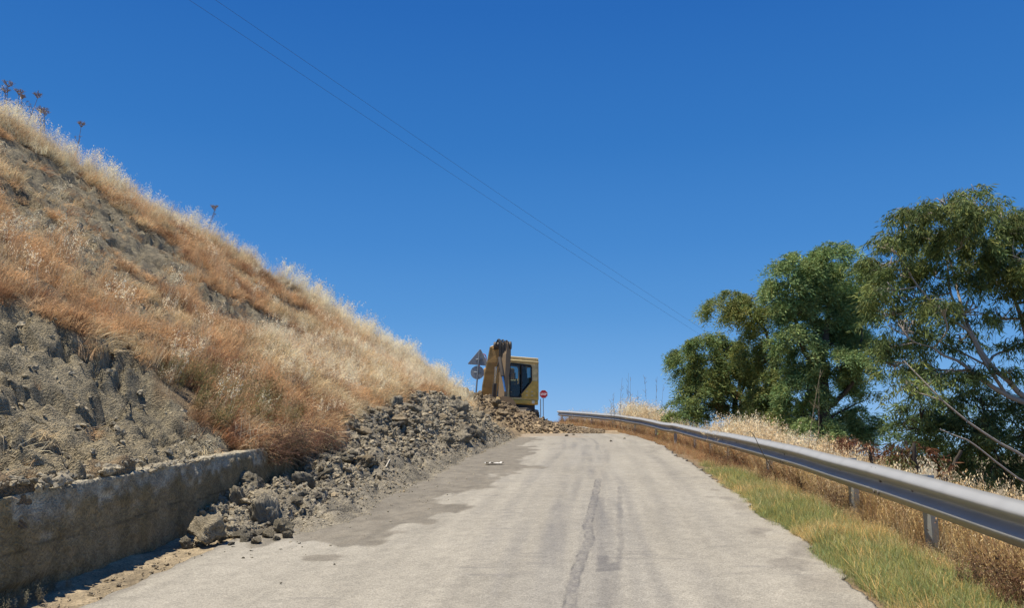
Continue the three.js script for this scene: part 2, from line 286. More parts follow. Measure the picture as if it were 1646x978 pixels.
function bare(u, s) {           // > 0 inside a bare patch, metres
  let m = -9;
  for (let i = 0; i < bareSpots.length; i++) { const p = bareSpots[i]; if (i && Math.hypot(p[2][0] - u, p[2][1] - s) > 7) continue; m = Math.max(m, signed(p, u, s)); }
  if (u > 6.2) m = Math.max(m, (fbm(u * 0.75 + 3, s * 0.5, 58, 3) - 0.27) * 1.6);
  return m + fbm(u * 1.8, s * 1.8, 60, 4) * 0.5;
}
function bankHeight(u, s, detail = true) {
  let h = bankBase(u, s) + fbm(u * 0.5, s * 0.35, 61, 3) * 0.35 * step01(4.3, 6, u);
  const b = bare(u, s), k = step01(-0.02, 0.12, b), ledge = fbm(u * 1.2, s * 0.9, 62, 3);
  h -= step01(-0.05, 0.3, b + fbm(u * 6, s * 6, 59, 3) * 0.25) * (0.17 + 0.16 * ledge) * step01(4.25, 4.8, u);
  if (detail) {
    if (k > 0) {
      const wx = u + fbm(u * 4, s * 4, 63, 3) * 0.14, wy = s + fbm(u * 4 + 9, s * 4, 64, 3) * 0.14;
      const [a1, a2, id1, t1] = worley(wx * 2.6, wy * 2.1), [b1, b2, id2, t2] = worley(wx * 7 + 5, wy * 6);
      const gate = step01(-0.12, 0.16, fbm(u * 1.6, s * 1.6, 65, 3)), gate2 = step01(-0.05, 0.25, fbm(u * 3 + 4, s * 3, 66, 2));
      h += k * (0.24 * (id1 - 0.5) * gate + 0.085 * (id2 - 0.5) * (0.4 + gate2) + 0.28 * t1 + 0.1 * t2 + 0.02 * (0.6 - b1)
        - 0.3 * gate * step01(0.12, 0.0, a2 - a1) - 0.08 * gate2 * step01(0.14, 0.02, b2 - b1)
        + fbm(u * 9, s * 9, 67, 4) * 0.075 + fbm(u * 26, s * 26, 68, 3) * 0.036);
    } else h += fbm(u * 3, s * 3, 69, 3) * 0.1;
    if (u < 4.55 && s < 7.4) h += 0.10 * step01(7.4, 6.9, s) * step01(4.02, 4.2, u);       // earth spilled over the coping
  }
  return h;
}
{
  const us = [4.06, 4.1, ...range(4.13, 26, u => Math.max(0.02, 0.0056 * (u - 0.4)))], ss = [...range(-4, 2.6, () => 0.3), ...range(2.8, 46, s => Math.max(0.024, 0.0042 * (s + 2)))];
  const g = grid(us, ss, (u0, s, i) => {
    const lip = s < 7.3 ? step01(7.3, 6.8, s) * (fbm(s * 3, 1, 70, 3) * 0.1) : 0;
    const u = u0 + (i < 30 ? lip * (1 - i / 30) : 0);
    let h = bankHeight(Math.max(4.2, u), s); if (i === 0) h -= 0.35; else if (i === 1) h -= 0.06; if (s > 7.0) h -= 0.16 * step01(7.0, 7.3, s) * step01(4.34, 4.24, u);
    const b = bare(u, s), k = step01(-0.05, 0.1, b), n = fbm(u * 2, s * 2, 71, 4), f = fbm(u * 15, s * 15, 72, 3), tone = 1 + n * 0.3 + f * 0.25;
    const ylw = clamp(fbm(u * 0.9, s * 0.9, 73, 3) * 1.4);
    let c = [0.40 * tone, 0.34 * tone, 0.228 * tone]; c = c.map((v, q) => mix(v, [0.45, 0.37, 0.235][q] * tone, ylw));
    const d = [0.30 * tone, 0.20 * tone, 0.105 * tone];
    const t = clamp(k + 0.25);
    return [-u, SLOPE * s + h, -s, mix(d[0], c[0], t), mix(d[1], c[1], t), mix(d[2], c[2], t)];
  });
  const m = new THREE.Mesh(g, std(0xffffff, 1, { vertexColors: true, map: soilMap, bumpMap: soilBump, bumpScale: 0.06 }));
  top(m, 'hillside', 'steep cut bank of grey clay above the low wall', 'hill', null, 'structure');
}

// ---------------------------------------------------------------- landslide heaps
const toeU = scurve([[6.8, 3.9], [7.6, 3.0], [8.2, 2.75], [10, 2.72], [14, 2.7], [20, 2.62], [24, 2.5], [28, 2.35], [31, 2.0], [34, 2.2]]);
const heapTop = scurve([[7.2, 0], [8.2, 0.08], [9.4, 0.2], [10.6, 0.36], [11.6, 0.62], [13.3, 0.8], [16, 0.92], [19.4, 1.12], [23, 1.28], [26, 1.28], [28.5, 1.0], [31, 0.55], [34, 0.2]]);
function heapHeight(u, s, detail = true) {      // above road plane
  const t = toeU(s) + (detail ? fbm(s * 1.7, 4, 80, 3) * 0.25 : 0), x = clamp((u - bend(s) * 0.4 - t) / (4.35 - t), -0.3, 1.6), H = heapTop(s);
  let h = x < 0 ? x * 0.35 : H * Math.pow(Math.min(x, 1), 0.85); if (x > 1) h += (x - 1) * 0.25 * H;
  if (detail && x > -0.1) {
    const amp = clamp(x * 3 + 0.15), wx = u + fbm(u * 5, s * 5, 81, 2) * 0.12, wy = s + fbm(u * 5, s * 5, 82, 2) * 0.12;
    const [a1, a2, i1, t1] = worley(wx * 3.4, wy * 2.8), [b1, b2, i2, t2] = worley(wx * 8, wy * 7);
    h += amp * (fbm(u * 1.6, s * 1.3, 83, 3) * 0.28 + (0.55 - a1) * 0.27 * i1 + (0.5 - b1) * 0.1 * i2 + 0.16 * t1 + 0.08 * t2 - 0.1 * step01(0.14, 0, a2 - a1) + fbm(u * 16, s * 16, 84, 3) * 0.03);
  }
  return h - delta(s) - 0.35 * step01(7.9, 7.0, s);
}
{
  const us = range(2.05, 5.6, () => 0.022), ss = range(6.8, 33, s => Math.max(0.022, 0.0034 * s));
  const g = grid(us, ss, (u, s) => {
    const x = u + bend(s) * 0.4, tone = 1 + fbm(u * 3, s * 3, 85, 4) * 0.35 + fbm(u * 18, s * 18, 86, 3) * 0.3;
    const sand = step01(24.6, 27, s + fbm(u * 1.5, s * 1.5, 87, 3) * 2 - (4.2 - u) * 0.6), warm = clamp(fbm(u, s, 88, 3));
    const c = [0.37, 0.322, 0.238].map((v, i) => mix(mix(v, [0.42, 0.36, 0.25][i], warm), [0.40, 0.295, 0.17][i], sand) * tone);
    return [-x, SLOPE * s + heapHeight(u, s), -s, ...c];
  });
  top(new THREE.Mesh(g, std(0xffffff, 1, { vertexColors: true, map: soilMap, bumpMap: soilBump, bumpScale: 0.03 })), 'landslide_heap', 'long heap of grey clay slid from the bank onto the road edge', 'earth heap', null, 'structure');
}
const brownTop = curve([[-0.9, 0], [0.4, 0.1], [1.2, 0.26], [2.2, 0.62], [2.9, 0.9], [3.8, 1.2], [4.7, 1.55], [5.6, 1.7], [6.5, 1.3]]);
function brownHeight(u, s, detail = true) {
  const w = (s - 33) / (s < 33 ? 2.0 : 1.7), env = clamp(1 - w * w);
  let h = brownTop(u) * Math.pow(env, 0.8) - (env <= 0 ? 0.1 : 0.02);
  if (detail && env > 0) { const [a1, , i1] = worley(u * 2.6, s * 2.4), [b1, , i2] = worley(u * 6, s * 6); h += Math.min(1, brownTop(u) * 3) * env * ((0.55 - a1) * 0.3 * i1 + (0.5 - b1) * 0.12 * i2 + fbm(u * 1.5, s * 1.5, 90, 3) * 0.3); }
  return h - delta(s);
}
{
  const g = grid(range(-1.2, 7, () => 0.045), range(30.6, 35, () => 0.045), (u, s) => {
    const tone = 1 + fbm(u * 2, s * 2, 91, 4) * 0.5 + fbm(u * 9, s * 9, 92, 2) * 0.3, k = clamp(0.5 + fbm(u * 0.8, s * 0.9, 93, 3) * 1.5);
    return [-u, SLOPE * s + brownHeight(u, s), -s, mix(0.33, 0.48, k) * tone, mix(0.25, 0.355, k) * tone, mix(0.15, 0.21, k) * tone];
  });
  top(new THREE.Mesh(g, std(0xffffff, 1, { vertexColors: true, map: soilMap })), 'spoil_heap', 'brown earth heap across the road in front of the excavator', 'earth heap', null, 'structure');
}

// ---------------------------------------------------------------- clods
function rock(sd, detail, flat = 0.8, rough = 0.16) {
  seed(sd); const planes = []; for (let i = 0; i < 10; i++) { const v = V(rr(-1, 1), rr(-1, 1), rr(-1, 1)).normalize(); planes.push([v, rr(0.42, 0.9)]); }
  let g = mergeVertices(new THREE.IcosahedronGeometry(1, detail).deleteAttribute('uv').deleteAttribute('normal'), 1e-4);
  const p = g.attributes.position, v = V(0, 0, 0), uv = new Float32Array(p.count * 2);
  for (let i = 0; i < p.count; i++) {
    v.fromBufferAttribute(p, i); let r = 1;
    for (const [n, d] of planes) { const c = v.dot(n); if (c > 0.05) r = Math.min(r, d / c); }
    r *= 1 + fbm(v.x * 1.8 + sd, v.y * 1.8, v.z * 1.8, 3) * rough * 1.6 + fbm(v.x * 6 + sd, v.y * 6, v.z * 6, 4) * rough * 1.2;
    uv[i * 2] = v.x * 0.3 + v.z * 0.15; uv[i * 2 + 1] = v.y * 0.3 + v.z * 0.2;
    p.setXYZ(i, v.x * r, v.y * r * flat, v.z * r);
  }
  g.setAttribute('uv', new THREE.BufferAttribute(uv, 2)); if (detail < 3) { g = g.toNonIndexed(); } g.computeVertexNormals(); return g;
}
const clodGeo = [1, 2, 3, 4, 5, 6].map(i => rock(i * 77, 7, rr(0.65, 0.85), 0.27));
const clodSmall = [1, 2, 3, 4, 5].map(i => rock(i * 131, 2, 0.8, 0.34));
const clodTones = [[0.37, 0.322, 0.235], [0.42, 0.365, 0.262], [0.31, 0.272, 0.2], [0.45, 0.38, 0.262], [0.42, 0.335, 0.215], [0.25, 0.217, 0.165]];
const clodMat = clodTones.map(c => std(lin(...c), 1, { map: soilMap, bumpMap: soilBump, bumpScale: 0.04 }));
const brownMat = [[0.37, 0.28, 0.17], [0.45, 0.345, 0.215], [0.27, 0.21, 0.135]].map(c => std(lin(...c), 1, { map: soilMap, bumpMap: soilBump, bumpScale: 0.04 }));
function clod(p, size, label, group, mat, geo, name = 'earth_clod', category = 'earth clod') {
  const m = new THREE.Mesh(geo, mat); m.position.copy(p); m.rotation.set(rr(-0.5, 0.5), rr(0, 6.3), rr(-0.5, 0.5));
  m.scale.set(size * rr(0.85, 1.2), size * rr(0.8, 1.1), size * rr(0.85, 1.2)); return top(m, name, label, category, group);
}
function roadPoint(px, py, lift) { const [u, s] = onRoad(px, py); return V(-u - bend(s), roadY(s) + lift - 0.008 * Math.abs(u - 0.7) - 0.004, -s); }
seed(5);
{
  const big = (px, py, w, hgt, lift, label, gi, mi, rot) => { const p = roadPoint(px, py, lift), m = new THREE.Mesh(clodGeo[gi], clodMat[mi]); m.position.copy(p); m.scale.set(w, hgt, w * 0.95); m.rotation.set(rot, rot * 7, rot * 2); top(m, 'boulder', label, 'boulder'); };
  big(330, 872, 0.195, 0.23, 0.13, 'rounded grey clay boulder lying alone at the foot of the wall', 0, 3, 0.25);
  big(422, 845, 0.235, 0.22, 0.12, 'broad dark clay boulder at the near tip of the slide', 3, 0, 0.9);
  big(384, 838, 0.11, 0.3, 0.22, 'upright two-tone clay chunk leaning by the wall', 4, 3, 0.1);
  big(455, 855, 0.15, 0.14, 0.07, 'flat-topped clay chunk next to the broad dark boulder', 1, 1, 1.4);
  big(300, 876, 0.075, 0.075, 0.03, 'small clay lump touching the lone rounded boulder', 2, 1, 0.5);
  for (const [x, y, w] of [[395, 868, 0.075], [412, 872, 0.08], [432, 862, 0.1], [445, 866, 0.05], [463, 862, 0.06], [404, 860, 0.07], [385, 862, 0.085], [370, 858, 0.08], [420, 857, 0.06], [358, 866, 0.06], [372, 874, 0.04]]) clod(roadPoint(x, y, w * 0.4), w, 'fist to head sized clay lump on the asphalt at the tip of the slide', 'lumps at the tip of the slide', clodMat[Math.floor(rnd() * 4)], clodGeo[Math.floor(rnd() * 6)]);
  for (const [x, y, w] of [[405, 884, 0.02], [391, 895, 0.017], [453, 881, 0.016], [482, 872, 0.02], [376, 877, 0.022], [452, 935, 0.012], [538, 905, 0.012], [1012, 694, 0.05], [985, 700, 0.05], [925, 690, 0.09], [940, 688, 0.07]]) clod(roadPoint(x, y, w * 0.35), w, 'pebble sized crumb of earth lying loose on the asphalt', 'crumbs on the road', clodMat[1], clodGeo[Math.floor(rnd() * 6)], 'earth_crumb', 'crumb');
}
// larger lumps of the slide, one by one; the crumbs between them as one mass
const heapPos = (u, s) => V(-(u + bend(s) * 0.4), SLOPE * s + heapHeight(u, s), -s);
seed(99);
for (let i = 0; i < 230; i++) {
  const s = i < 14 ? 9 + 1.25 * i : 8.4 + 19 * Math.pow(rnd(), 1.15), t = toeU(s), u = mix(t + 0.25, 4.5, Math.pow(rnd(), 0.8)), size = (i < 14 ? rr(0.2, 0.3) : 0.045 + 0.17 * Math.pow(rnd(), 3)) * mix(0.9, 1.5, clamp((s - 9) / 16));
  clod(heapPos(u, s).add(V(0, size * 0.14, 0)), size, 'lump of grey clay in the long landslide heap beside the road', 'clay lumps in the landslide heap', clodMat[Math.floor(rnd() * 6)], clodGeo[Math.floor(rnd() * 6)]);
}
for (let i = 0; i < 62; i++) {
  const u = rr(0.2, 5.6), s = rr(31.2, 33.6), size = rr(0.09, 0.24) * mix(0.6, 1, clamp(u / 3));
  const p = V(-u, SLOPE * s + brownHeight(u, s) + size * 0.25, -s);
  clod(p, size, 'brown earth lump in the heap in front of the excavator', 'brown lumps in front of the excavator', brownMat[Math.floor(rnd() * 3)], clodGeo[Math.floor(rnd() * 6)]);
}
{
  const lists = clodSmall.map(() => []), col = new THREE.Color(), add = (p, sz, c) => { const t = rr(0.8, 1.25); lists[Math.floor(rnd() * clodSmall.length)].push([pose(p, V(rr(-0.7, 0.7), 1, rr(-0.7, 0.7)).normalize(), rr(0, 6.3), sz * rr(0.8, 1.3), sz * rr(0.7, 1.1), sz * rr(0.8, 1.3)), col.setRGB(c[0] * t, c[1] * t, c[2] * t).clone()]); };
  for (let i = 0; i < 16000; i++) {
    const s = 7.7 + 19.5 * Math.pow(rnd(), 1.25), t = toeU(s), u = mix(t - 0.12, 4.7, Math.pow(rnd(), 0.9)); if (u < t + 0.1 && rnd() < 0.5) continue;
    const sz = (0.014 + 0.05 * Math.pow(rnd(), 2.6)) * mix(0.9, 1.6, clamp((s - 9) / 16)) * (u < t + 0.25 ? 0.4 : u < t + 0.6 ? 0.75 : 1);
    add(heapPos(u, s).add(V(0, sz * 0.2, 0)), sz, clodTones[Math.floor(rnd() * 6)]);
  }
  for (let i = 0; i < 2600; i++) { const u = rr(-0.6, 6), s = rr(30.9, 34), sz = rr(0.03, 0.1); add(V(-u, SLOPE * s + brownHeight(u, s) + sz * 0.2, -s), sz, [[0.31, 0.235, 0.145], [0.38, 0.285, 0.175], [0.24, 0.18, 0.12]][Math.floor(rnd() * 3)]); }
  for (let i = 0; i < 3000; i++) {                        // crumbs on the bare clay
    const u = 4.2 + 9 * Math.pow(rnd(), 1.5), s = rr(4.5, 18); if (bare(u, s) < 0.02) continue;
    const sz = 0.012 + 0.05 * Math.pow(rnd(), 3.5); add(V(-u, SLOPE * s + bankHeight(u, s) + sz * 0.1, -s), sz, clodTones[rnd() < 0.6 ? 1 : rnd() < 0.5 ? 0 : 3]);
  }
  for (let i = 0; i < 700; i++) { const s = 4.4 + 4.2 * Math.pow(rnd(), 1.5), u = rr(4.03, 4.26), sz = 0.008 + 0.05 * Math.pow(rnd(), 3.5); add(V(-u, SLOPE * s + (s < 7.3 ? bankHeight(4.25, s) * 0.5 + 0.37 : 0.72), -s), sz, clodTones[Math.floor(rnd() * 4)]); }
  for (let i = 0; i < 420; i++) { const s = rr(4.6, 8.5), u = 3.5 + 0.5 * rnd(), sz = 0.004 + 0.018 * Math.pow(rnd(), 4); add(V(-u, roadY(s) - 0.04, -s), sz, [0.37, 0.3, 0.2]); }
  for (let i = 0; i < 420; i++) { const s = 7 + 16 * rnd(), u = toeU(s) - 0.9 * Math.pow(rnd(), 2.5), sz = 0.005 + 0.014 * Math.pow(rnd(), 3); add(V(-u - bend(s), roadY(s) - 0.014, -s), sz, clodTones[1]); }
  const m = std(0xffffff, 1, { map: soilMap });
  const mass = new THREE.Group(); top(mass, 'loose_earth', 'crumbled earth strewn over the slide, the bank and the gutter', 'loose earth', null, 'stuff');
  lists.forEach((l, i) => inst('crumbs', clodSmall[i], m, l, mass));
}

// ---------------------------------------------------------------- dry grass
function ribbon(out, pts, w0, facing, c) {      // pts Vector3[], width tapers to the tip
  const base = out.P.length / 3, n = pts.length;
  for (let i = 0; i < n; i++) { const w = w0 * (i === n - 1 ? 0.15 : 1 - 0.6 * i / (n - 1)); out.P.push(pts[i].x - facing.x * w, pts[i].y, pts[i].z - facing.z * w, pts[i].x + facing.x * w, pts[i].y, pts[i].z + facing.z * w); out.C.push(...c, ...c); }
  for (let i = 0; i < n - 1; i++) { const a = base + i * 2; out.I.push(a, a + 1, a + 2, a + 1, a + 3, a + 2); }
}
function flake(out, p, dir, len, w, side, c) {    // pointed husk or leaf with a fold
  const b = out.P.length / 3, m = p.clone().addScaledVector(dir, len * 0.45), e = p.clone().addScaledVector(dir, len), k = V(0, 0, 0).crossVectors(dir, side).multiplyScalar(w * 0.5);
  out.P.push(p.x, p.y, p.z, m.x + side.x * w, m.y + side.y * w, m.z + side.z * w, m.x + k.x, m.y + k.y, m.z + k.z, m.x - side.x * w, m.y - side.y * w, m.z - side.z * w, e.x, e.y, e.z);
  for (let i = 0; i < 5; i++) out.C.push(...c); out.I.push(b, b + 1, b + 2, b, b + 2, b + 3, b + 1, b + 4, b + 2, b + 2, b + 4, b + 3);
}
function toGeo(o) { const g = new THREE.BufferGeometry(); g.setAttribute('position', new THREE.Float32BufferAttribute(o.P, 3)); g.setAttribute('color', new THREE.Float32BufferAttribute(o.C, 3)); g.setIndex(o.I); g.computeVertexNormals(); return g; }
const fresh = () => ({ P: [], C: [], I: [] });
function blade(o, x, z, h, lean, curl, w, dir, c) {
  const pts = [], f = V(Math.cos(dir + rr(0.8, 2.3)), 0, Math.sin(dir + rr(0.8, 2.3)));
  for (let i = 0; i <= 4; i++) { const t = i / 4; pts.push(V(x + Math.cos(dir) * lean * Math.pow(t, 1.7), h * (t - curl * t * t * t), z + Math.sin(dir) * lean * Math.pow(t, 1.7))); }
  ribbon(o, pts, w, f, c); return pts;
}
const vary = (a = 0.75, b = 1.2) => { const t = rr(a, b), h = rr(-0.05, 0.05); return [t * (1 + h), t, t * (1 - h)]; };
function tuftFine(sd) { seed(sd); const o = fresh(); for (let i = 0; i < 46; i++) { const a = rr(0, 6.28), r = 0.15 * Math.sqrt(rnd()), d = rnd() < 0.6 ? rr(-1, 1) : rr(0, 6.28); blade(o, Math.cos(a) * r, Math.sin(a) * r, rr(0.1, 0.34), rr(0.06, 0.3), rr(0.1, 0.6), rr(0.0022, 0.0046), d, vary(0.5, 1.35)); } return toGeo(o); }
function head(o, p, n, len, spread, c, size) { for (let i = 0; i < n; i++) { const q = p.clone().add(V(rr(-spread, spread), rr(-len, 0.02), rr(-spread, spread))), d = V(rr(-0.6, 0.6), rr(-1, 0.1), rr(-0.6, 0.6)).normalize(), a = rr(0, 6.28); flake(o, q, d, size * rr(0.7, 1.25), size * 0.17, V(Math.cos(a), 0.2, Math.sin(a)).normalize(), c()); } }
function tuftStraw(sd, heads) {
  seed(sd); const o = fresh();
  for (let i = 0; i < 34; i++) { const a = rr(0, 6.28), r = 0.14 * Math.sqrt(rnd()); blade(o, Math.cos(a) * r, Math.sin(a) * r, rr(0.25, 0.55), rr(0.03, 0.22), rr(0, 0.35), rr(0.0022, 0.0045), rr(0, 6.28), vary(0.55, 1.3)); }
  for (let i = 0; i < heads; i++) { const a = rr(0, 6.28), r = 0.12 * Math.sqrt(rnd()), d = rr(0, 6.28), p = blade(o, Math.cos(a) * r, Math.sin(a) * r, rr(0.45, 0.75), rr(0.05, 0.2), 0.05, 0.0016, d, vary()); head(o, p[4], 5, 0.14, 0.025, () => vary(0.95, 1.4), 0.03); }
  return toGeo(o);
}
function tuftOat(sd, n = 13, husk = 0.034) {
  seed(sd); const o = fresh();
  for (let i = 0; i < 22; i++) { const a = rr(0, 6.28), r = 0.2 * Math.sqrt(rnd()); blade(o, Math.cos(a) * r, Math.sin(a) * r, rr(0.25, 0.65), rr(0.05, 0.25), rr(0, 0.4), rr(0.002, 0.004), rr(0, 6.28), vary(0.6, 1)); }
  for (let i = 0; i < n; i++) {
    const a = rr(0, 6.28), r = 0.18 * Math.sqrt(rnd()), d = rr(0, 6.28), p = blade(o, Math.cos(a) * r, Math.sin(a) * r, rr(0.65, 1.15), rr(0.05, 0.28), 0.04, 0.0018, d, vary(0.8, 1.1));
    for (let k = 0; k < 13; k++) { const t = rr(0.55, 1), q = p[3].clone().lerp(p[4], (t - 0.55) / 0.45), w = rr(0, 6.28), e = rr(0.01, 0.09) * (1.2 - t * 0.5); q.add(V(Math.cos(w) * e, rr(-0.03, 0.02), Math.sin(w) * e)); flake(o, q, V(Math.cos(w) * 0.45, -1, Math.sin(w) * 0.45).normalize(), husk * rr(0.75, 1.3), husk * 0.2, V(-Math.sin(w), 0.1, Math.cos(w)).normalize(), vary(1.0, 1.5)); }
  }
  return toGeo(o);
}
function tuftGreen(sd) { seed(sd); const o = fresh(); for (let i = 0; i < 70; i++) { const a = rr(0, 6.28), r = 0.13 * Math.sqrt(rnd()); blade(o, Math.cos(a) * r, Math.sin(a) * r, rr(0.06, 0.2), rr(0.02, 0.12), rr(0, 0.35), rr(0.0012, 0.0022), rr(0, 6.28), rnd() < 0.3 ? [1.7, 1.25, 0.95] : vary(0.7, 1.2)); } return toGeo(o); }
function tuftWeed(sd) { seed(sd); const o = fresh(); for (let i = 0; i < 26; i++) { const a = rr(0, 6.28), r = 0.12 * Math.sqrt(rnd()), p = blade(o, Math.cos(a) * r, Math.sin(a) * r, rr(0.2, 0.5), rr(0.03, 0.15), 0, 0.0025, rr(0, 6.28), vary()); for (let k = 1; k < 5; k++) for (let j = 0; j < 4; j++) { const w = rr(0, 6.28); flake(o, p[k], V(Math.cos(w), rr(0.1, 1.1), Math.sin(w)).normalize(), rr(0.02, 0.05), 0.005, V(-Math.sin(w), 0, Math.cos(w)), vary(0.6, 1.3)); } } return toGeo(o); }
const grassMat = new THREE.MeshPhysicalMaterial({ color: 0xffffff, roughness: 1, vertexColors: true, transmission: 0.3, thickness: 0, side: THREE.DoubleSide, specularIntensity: 0.2 });
const fine = [tuftFine(1), tuftFine(2), tuftFine(3)], straw = [tuftStraw(4, 9), tuftStraw(5, 11)], oat = [tuftOat(6), tuftOat(7), tuftOat(8)], green = [tuftGreen(9), tuftGreen(10)], weed = [tuftWeed(12), tuftWeed(13)], oatBig = [tuftOat(14, 8, 0.036), tuftOat(15, 8, 0.036)];
function sow(name, label, category, geos, place) {       // place(add) calls add(kindIndex, position, normal, yaw, scale, colour)
  const lists = geos.map(() => []); place((k, p, n, yaw, s, c, sy = s) => lists[k % geos.length].push([pose(p, n, yaw, s, sy, s), c]));
  const g = new THREE.Group(); top(g, name, label, category, null, 'stuff');
  lists.forEach((l, i) => l.length && inst('tufts', geos[i], grassMat, l, g));
}
const bankUp = V(0.42, 1, 0.05).normalize();
const tone = (c, a = 0.8, b = 1.2, h = 0.06) => { const t = rr(a, b), w = rr(-h, h); return new THREE.Color().setRGB(c[0] * t * (1 + w), c[1] * t, c[2] * t * (1 - w)); };
const ORANGE = [0.72, 0.475, 0.255], STRAW = [0.76, 0.61, 0.375], PALE = [0.82, 0.74, 0.53], RUST = [0.46, 0.25, 0.13], BROWN = [0.36, 0.22, 0.12], OLIVE = [0.32, 0.27, 0.11];
const paleOats = [[[345, 470], [400, 480], [470, 540], [530, 560], [700, 600], [690, 640], [560, 650], [470, 600], [400, 540]], [[400, 560], [470, 560], [520, 610], [480, 640], [420, 600]]].map(p => p.map(q => onBank(...q)));
const rustFoot = [[320, 640], [400, 620], [520, 660], [490, 730], [340, 735]].map(q => onBank(...q));
const nearHeap = (u, s) => s > 9 && s < 32 && u < 4.9 && bankHeight(Math.max(u, 4.2), s, false) < heapHeight(u - bend(s) * 0.4, s, false) + 0.02;
sow('dry_grass', 'matted orange and straw coloured dry grass covering the bank', 'grass', fine, add => {
  seed(300);
  for (let i = 0; i < 46000; i++) {
    const u = 4.2 + 12 * Math.pow(rnd(), 1.25), s = rr(3, 33); if (s > crestS(u) + 2.5) continue;
    const b = bare(u, s); if (b > -0.02 && !(b < 0.1 && rnd() < 0.25) && rnd() > (s > 12 ? 0.05 : 0.014)) continue;
    if (nearHeap(u, s) || fbm(u * 2.6, s * 2.6, 103, 3) < -0.14) continue;
    const dist = Math.hypot(u, s); if (rnd() > clamp(1.25 - dist * 0.016)) continue;
    const n = fbm(u * 0.55, s * 0.55, 100, 3), n2 = fbm(u * 1.7, s * 1.7, 101, 3), toCrest = crestS(u) - s;
    let c = n + n2 * 0.6 > 0.15 ? STRAW : n2 > -0.16 ? ORANGE : n2 > -0.32 ? BROWN : RUST;
    if (inside(rustFoot, u, s)) c = rnd() < 0.45 ? RUST : rnd() < 0.6 ? ORANGE : rnd() < 0.4 ? OLIVE : STRAW;
    if (toCrest < 3.2 && rnd() < 0.8) c = rnd() < 0.35 ? STRAW : rnd() < 0.75 ? PALE : BROWN;
    const sc = (0.7 + 0.018 * dist) * rr(0.6, 1.35) * (1 + 0.5 * n) * (b > -0.5 ? 0.75 : 1);
    add(Math.floor(rnd() * 3), V(-u, SLOPE * s + bankHeight(u, s, false) - 0.02, -s), V(0.42 + rr(-0.5, 0.6) * (1 + Math.max(0, n2) * 2), 1, rr(-0.5, 0.5) * (1 + Math.max(0, -n2) * 2)).normalize(), rnd() < 0.5 ? rr(-1, 1) : rr(0, 6.28), sc, tone(c, 0.65, 1.25));
  }
});
sow('straw_grass', 'upright straw grass with seed heads on the upper bank', 'grass', straw, add => {
  seed(301);
  for (let i = 0; i < 26000; i++) {
    const u = 4.3 + 11.5 * rnd(), s = rr(4, 32), toCrest = crestS(u) - s; if (toCrest < -2.5) continue; if (bare(u, s) > -0.05 || nearHeap(u, s)) continue;
    const n2 = fbm(u * 1.1, s * 1.1, 102, 3); const p = toCrest < 3 ? 0.75 : 0.2 + n2 * 0.5; if (rnd() > p) continue;
    const dist = Math.hypot(u, s);
    add(Math.floor(rnd() * 2), V(-u, SLOPE * s + bankHeight(u, s, false) - 0.03, -s), V(0.2 + rr(-0.25, 0.25), 1, rr(-0.2, 0.2)).normalize(), rr(0, 6.28), (0.62 + 0.006 * dist) * rr(0.6, 1.2), tone(toCrest < 3 ? (rnd() < 0.55 ? PALE : rnd() < 0.6 ? STRAW : rnd() < 0.6 ? ORANGE : BROWN) : rnd() < 0.68 ? ORANGE : rnd() < 0.75 ? STRAW : RUST));
  }
});
sow('wild_oats', 'pale wild oats with drooping husks on the bank and its crest', 'grass', oat, add => {
  seed(302);
  for (let i = 0; i < 16000; i++) {
    const u = 4.3 + 11.5 * rnd(), s = rr(5, 32), toCrest = crestS(u) - s; if (toCrest < -2.2 || bare(u, s) > -0.05 || nearHeap(u, s)) continue;
    const inP = paleOats.some(p => inside(p, u, s)), pr = inP ? 0.5 : toCrest < 2.4 ? 0.4 : 0.03; if (rnd() > pr) continue;
    add(Math.floor(rnd() * 3), V(-u, SLOPE * s + bankHeight(u, s, false) - 0.04, -s), V(0.15 + rr(-0.25, 0.25), 1, rr(-0.2, 0.2)).normalize(), rr(0, 6.28), rr(0.4, 0.85) * (inP ? 0.75 : toCrest < 1.2 ? (s > 23 ? 1.2 : 0.95) : 0.9), tone(PALE, 0.8, 1.2));
  }
});
// verge on the right
const rightPos = (r, s, dy = 0) => V(r - bend(s), rightGround(r - bend(s), s) - 0.03 + dy, -s);
sow('green_grass', 'short green and yellow grass strip between the asphalt and guardrail', 'grass', green, add => {
  seed(303);
  for (let i = 0; i < 9000; i++) {
    const s = 3.2 + 16 * Math.pow(rnd(), 1.3), r = rr(1.98, 2.95); const edge = 2.0 + fbm(s * 0.8, 3, 30, 2) * -0.14, n = fbm(r * 2, s * 1.2, 110, 3);
    if (r < edge - 0.03 + n * 0.12 || rnd() > step01(17, 11.5, s + n * 4) || r > 2.72 + n * 0.3) continue;
    const c = n > 0.2 || rnd() < 0.3 ? (rnd() < 0.4 ? [0.58, 0.5, 0.27] : [0.38, 0.38, 0.17]) : [0.25, 0.31, 0.125]; if (fbm(r * 5, s * 3, 114, 3) < -0.02 && rnd() < 0.75) continue;
    add(Math.floor(rnd() * 2), rightPos(r, s, 0.03), V(rr(-0.3, 0.2), 1, rr(-0.2, 0.2)).normalize(), rr(0, 6.28), rr(0.7, 1.25) * (r < edge + 0.15 ? 0.6 : 1), tone(c));
  }
});
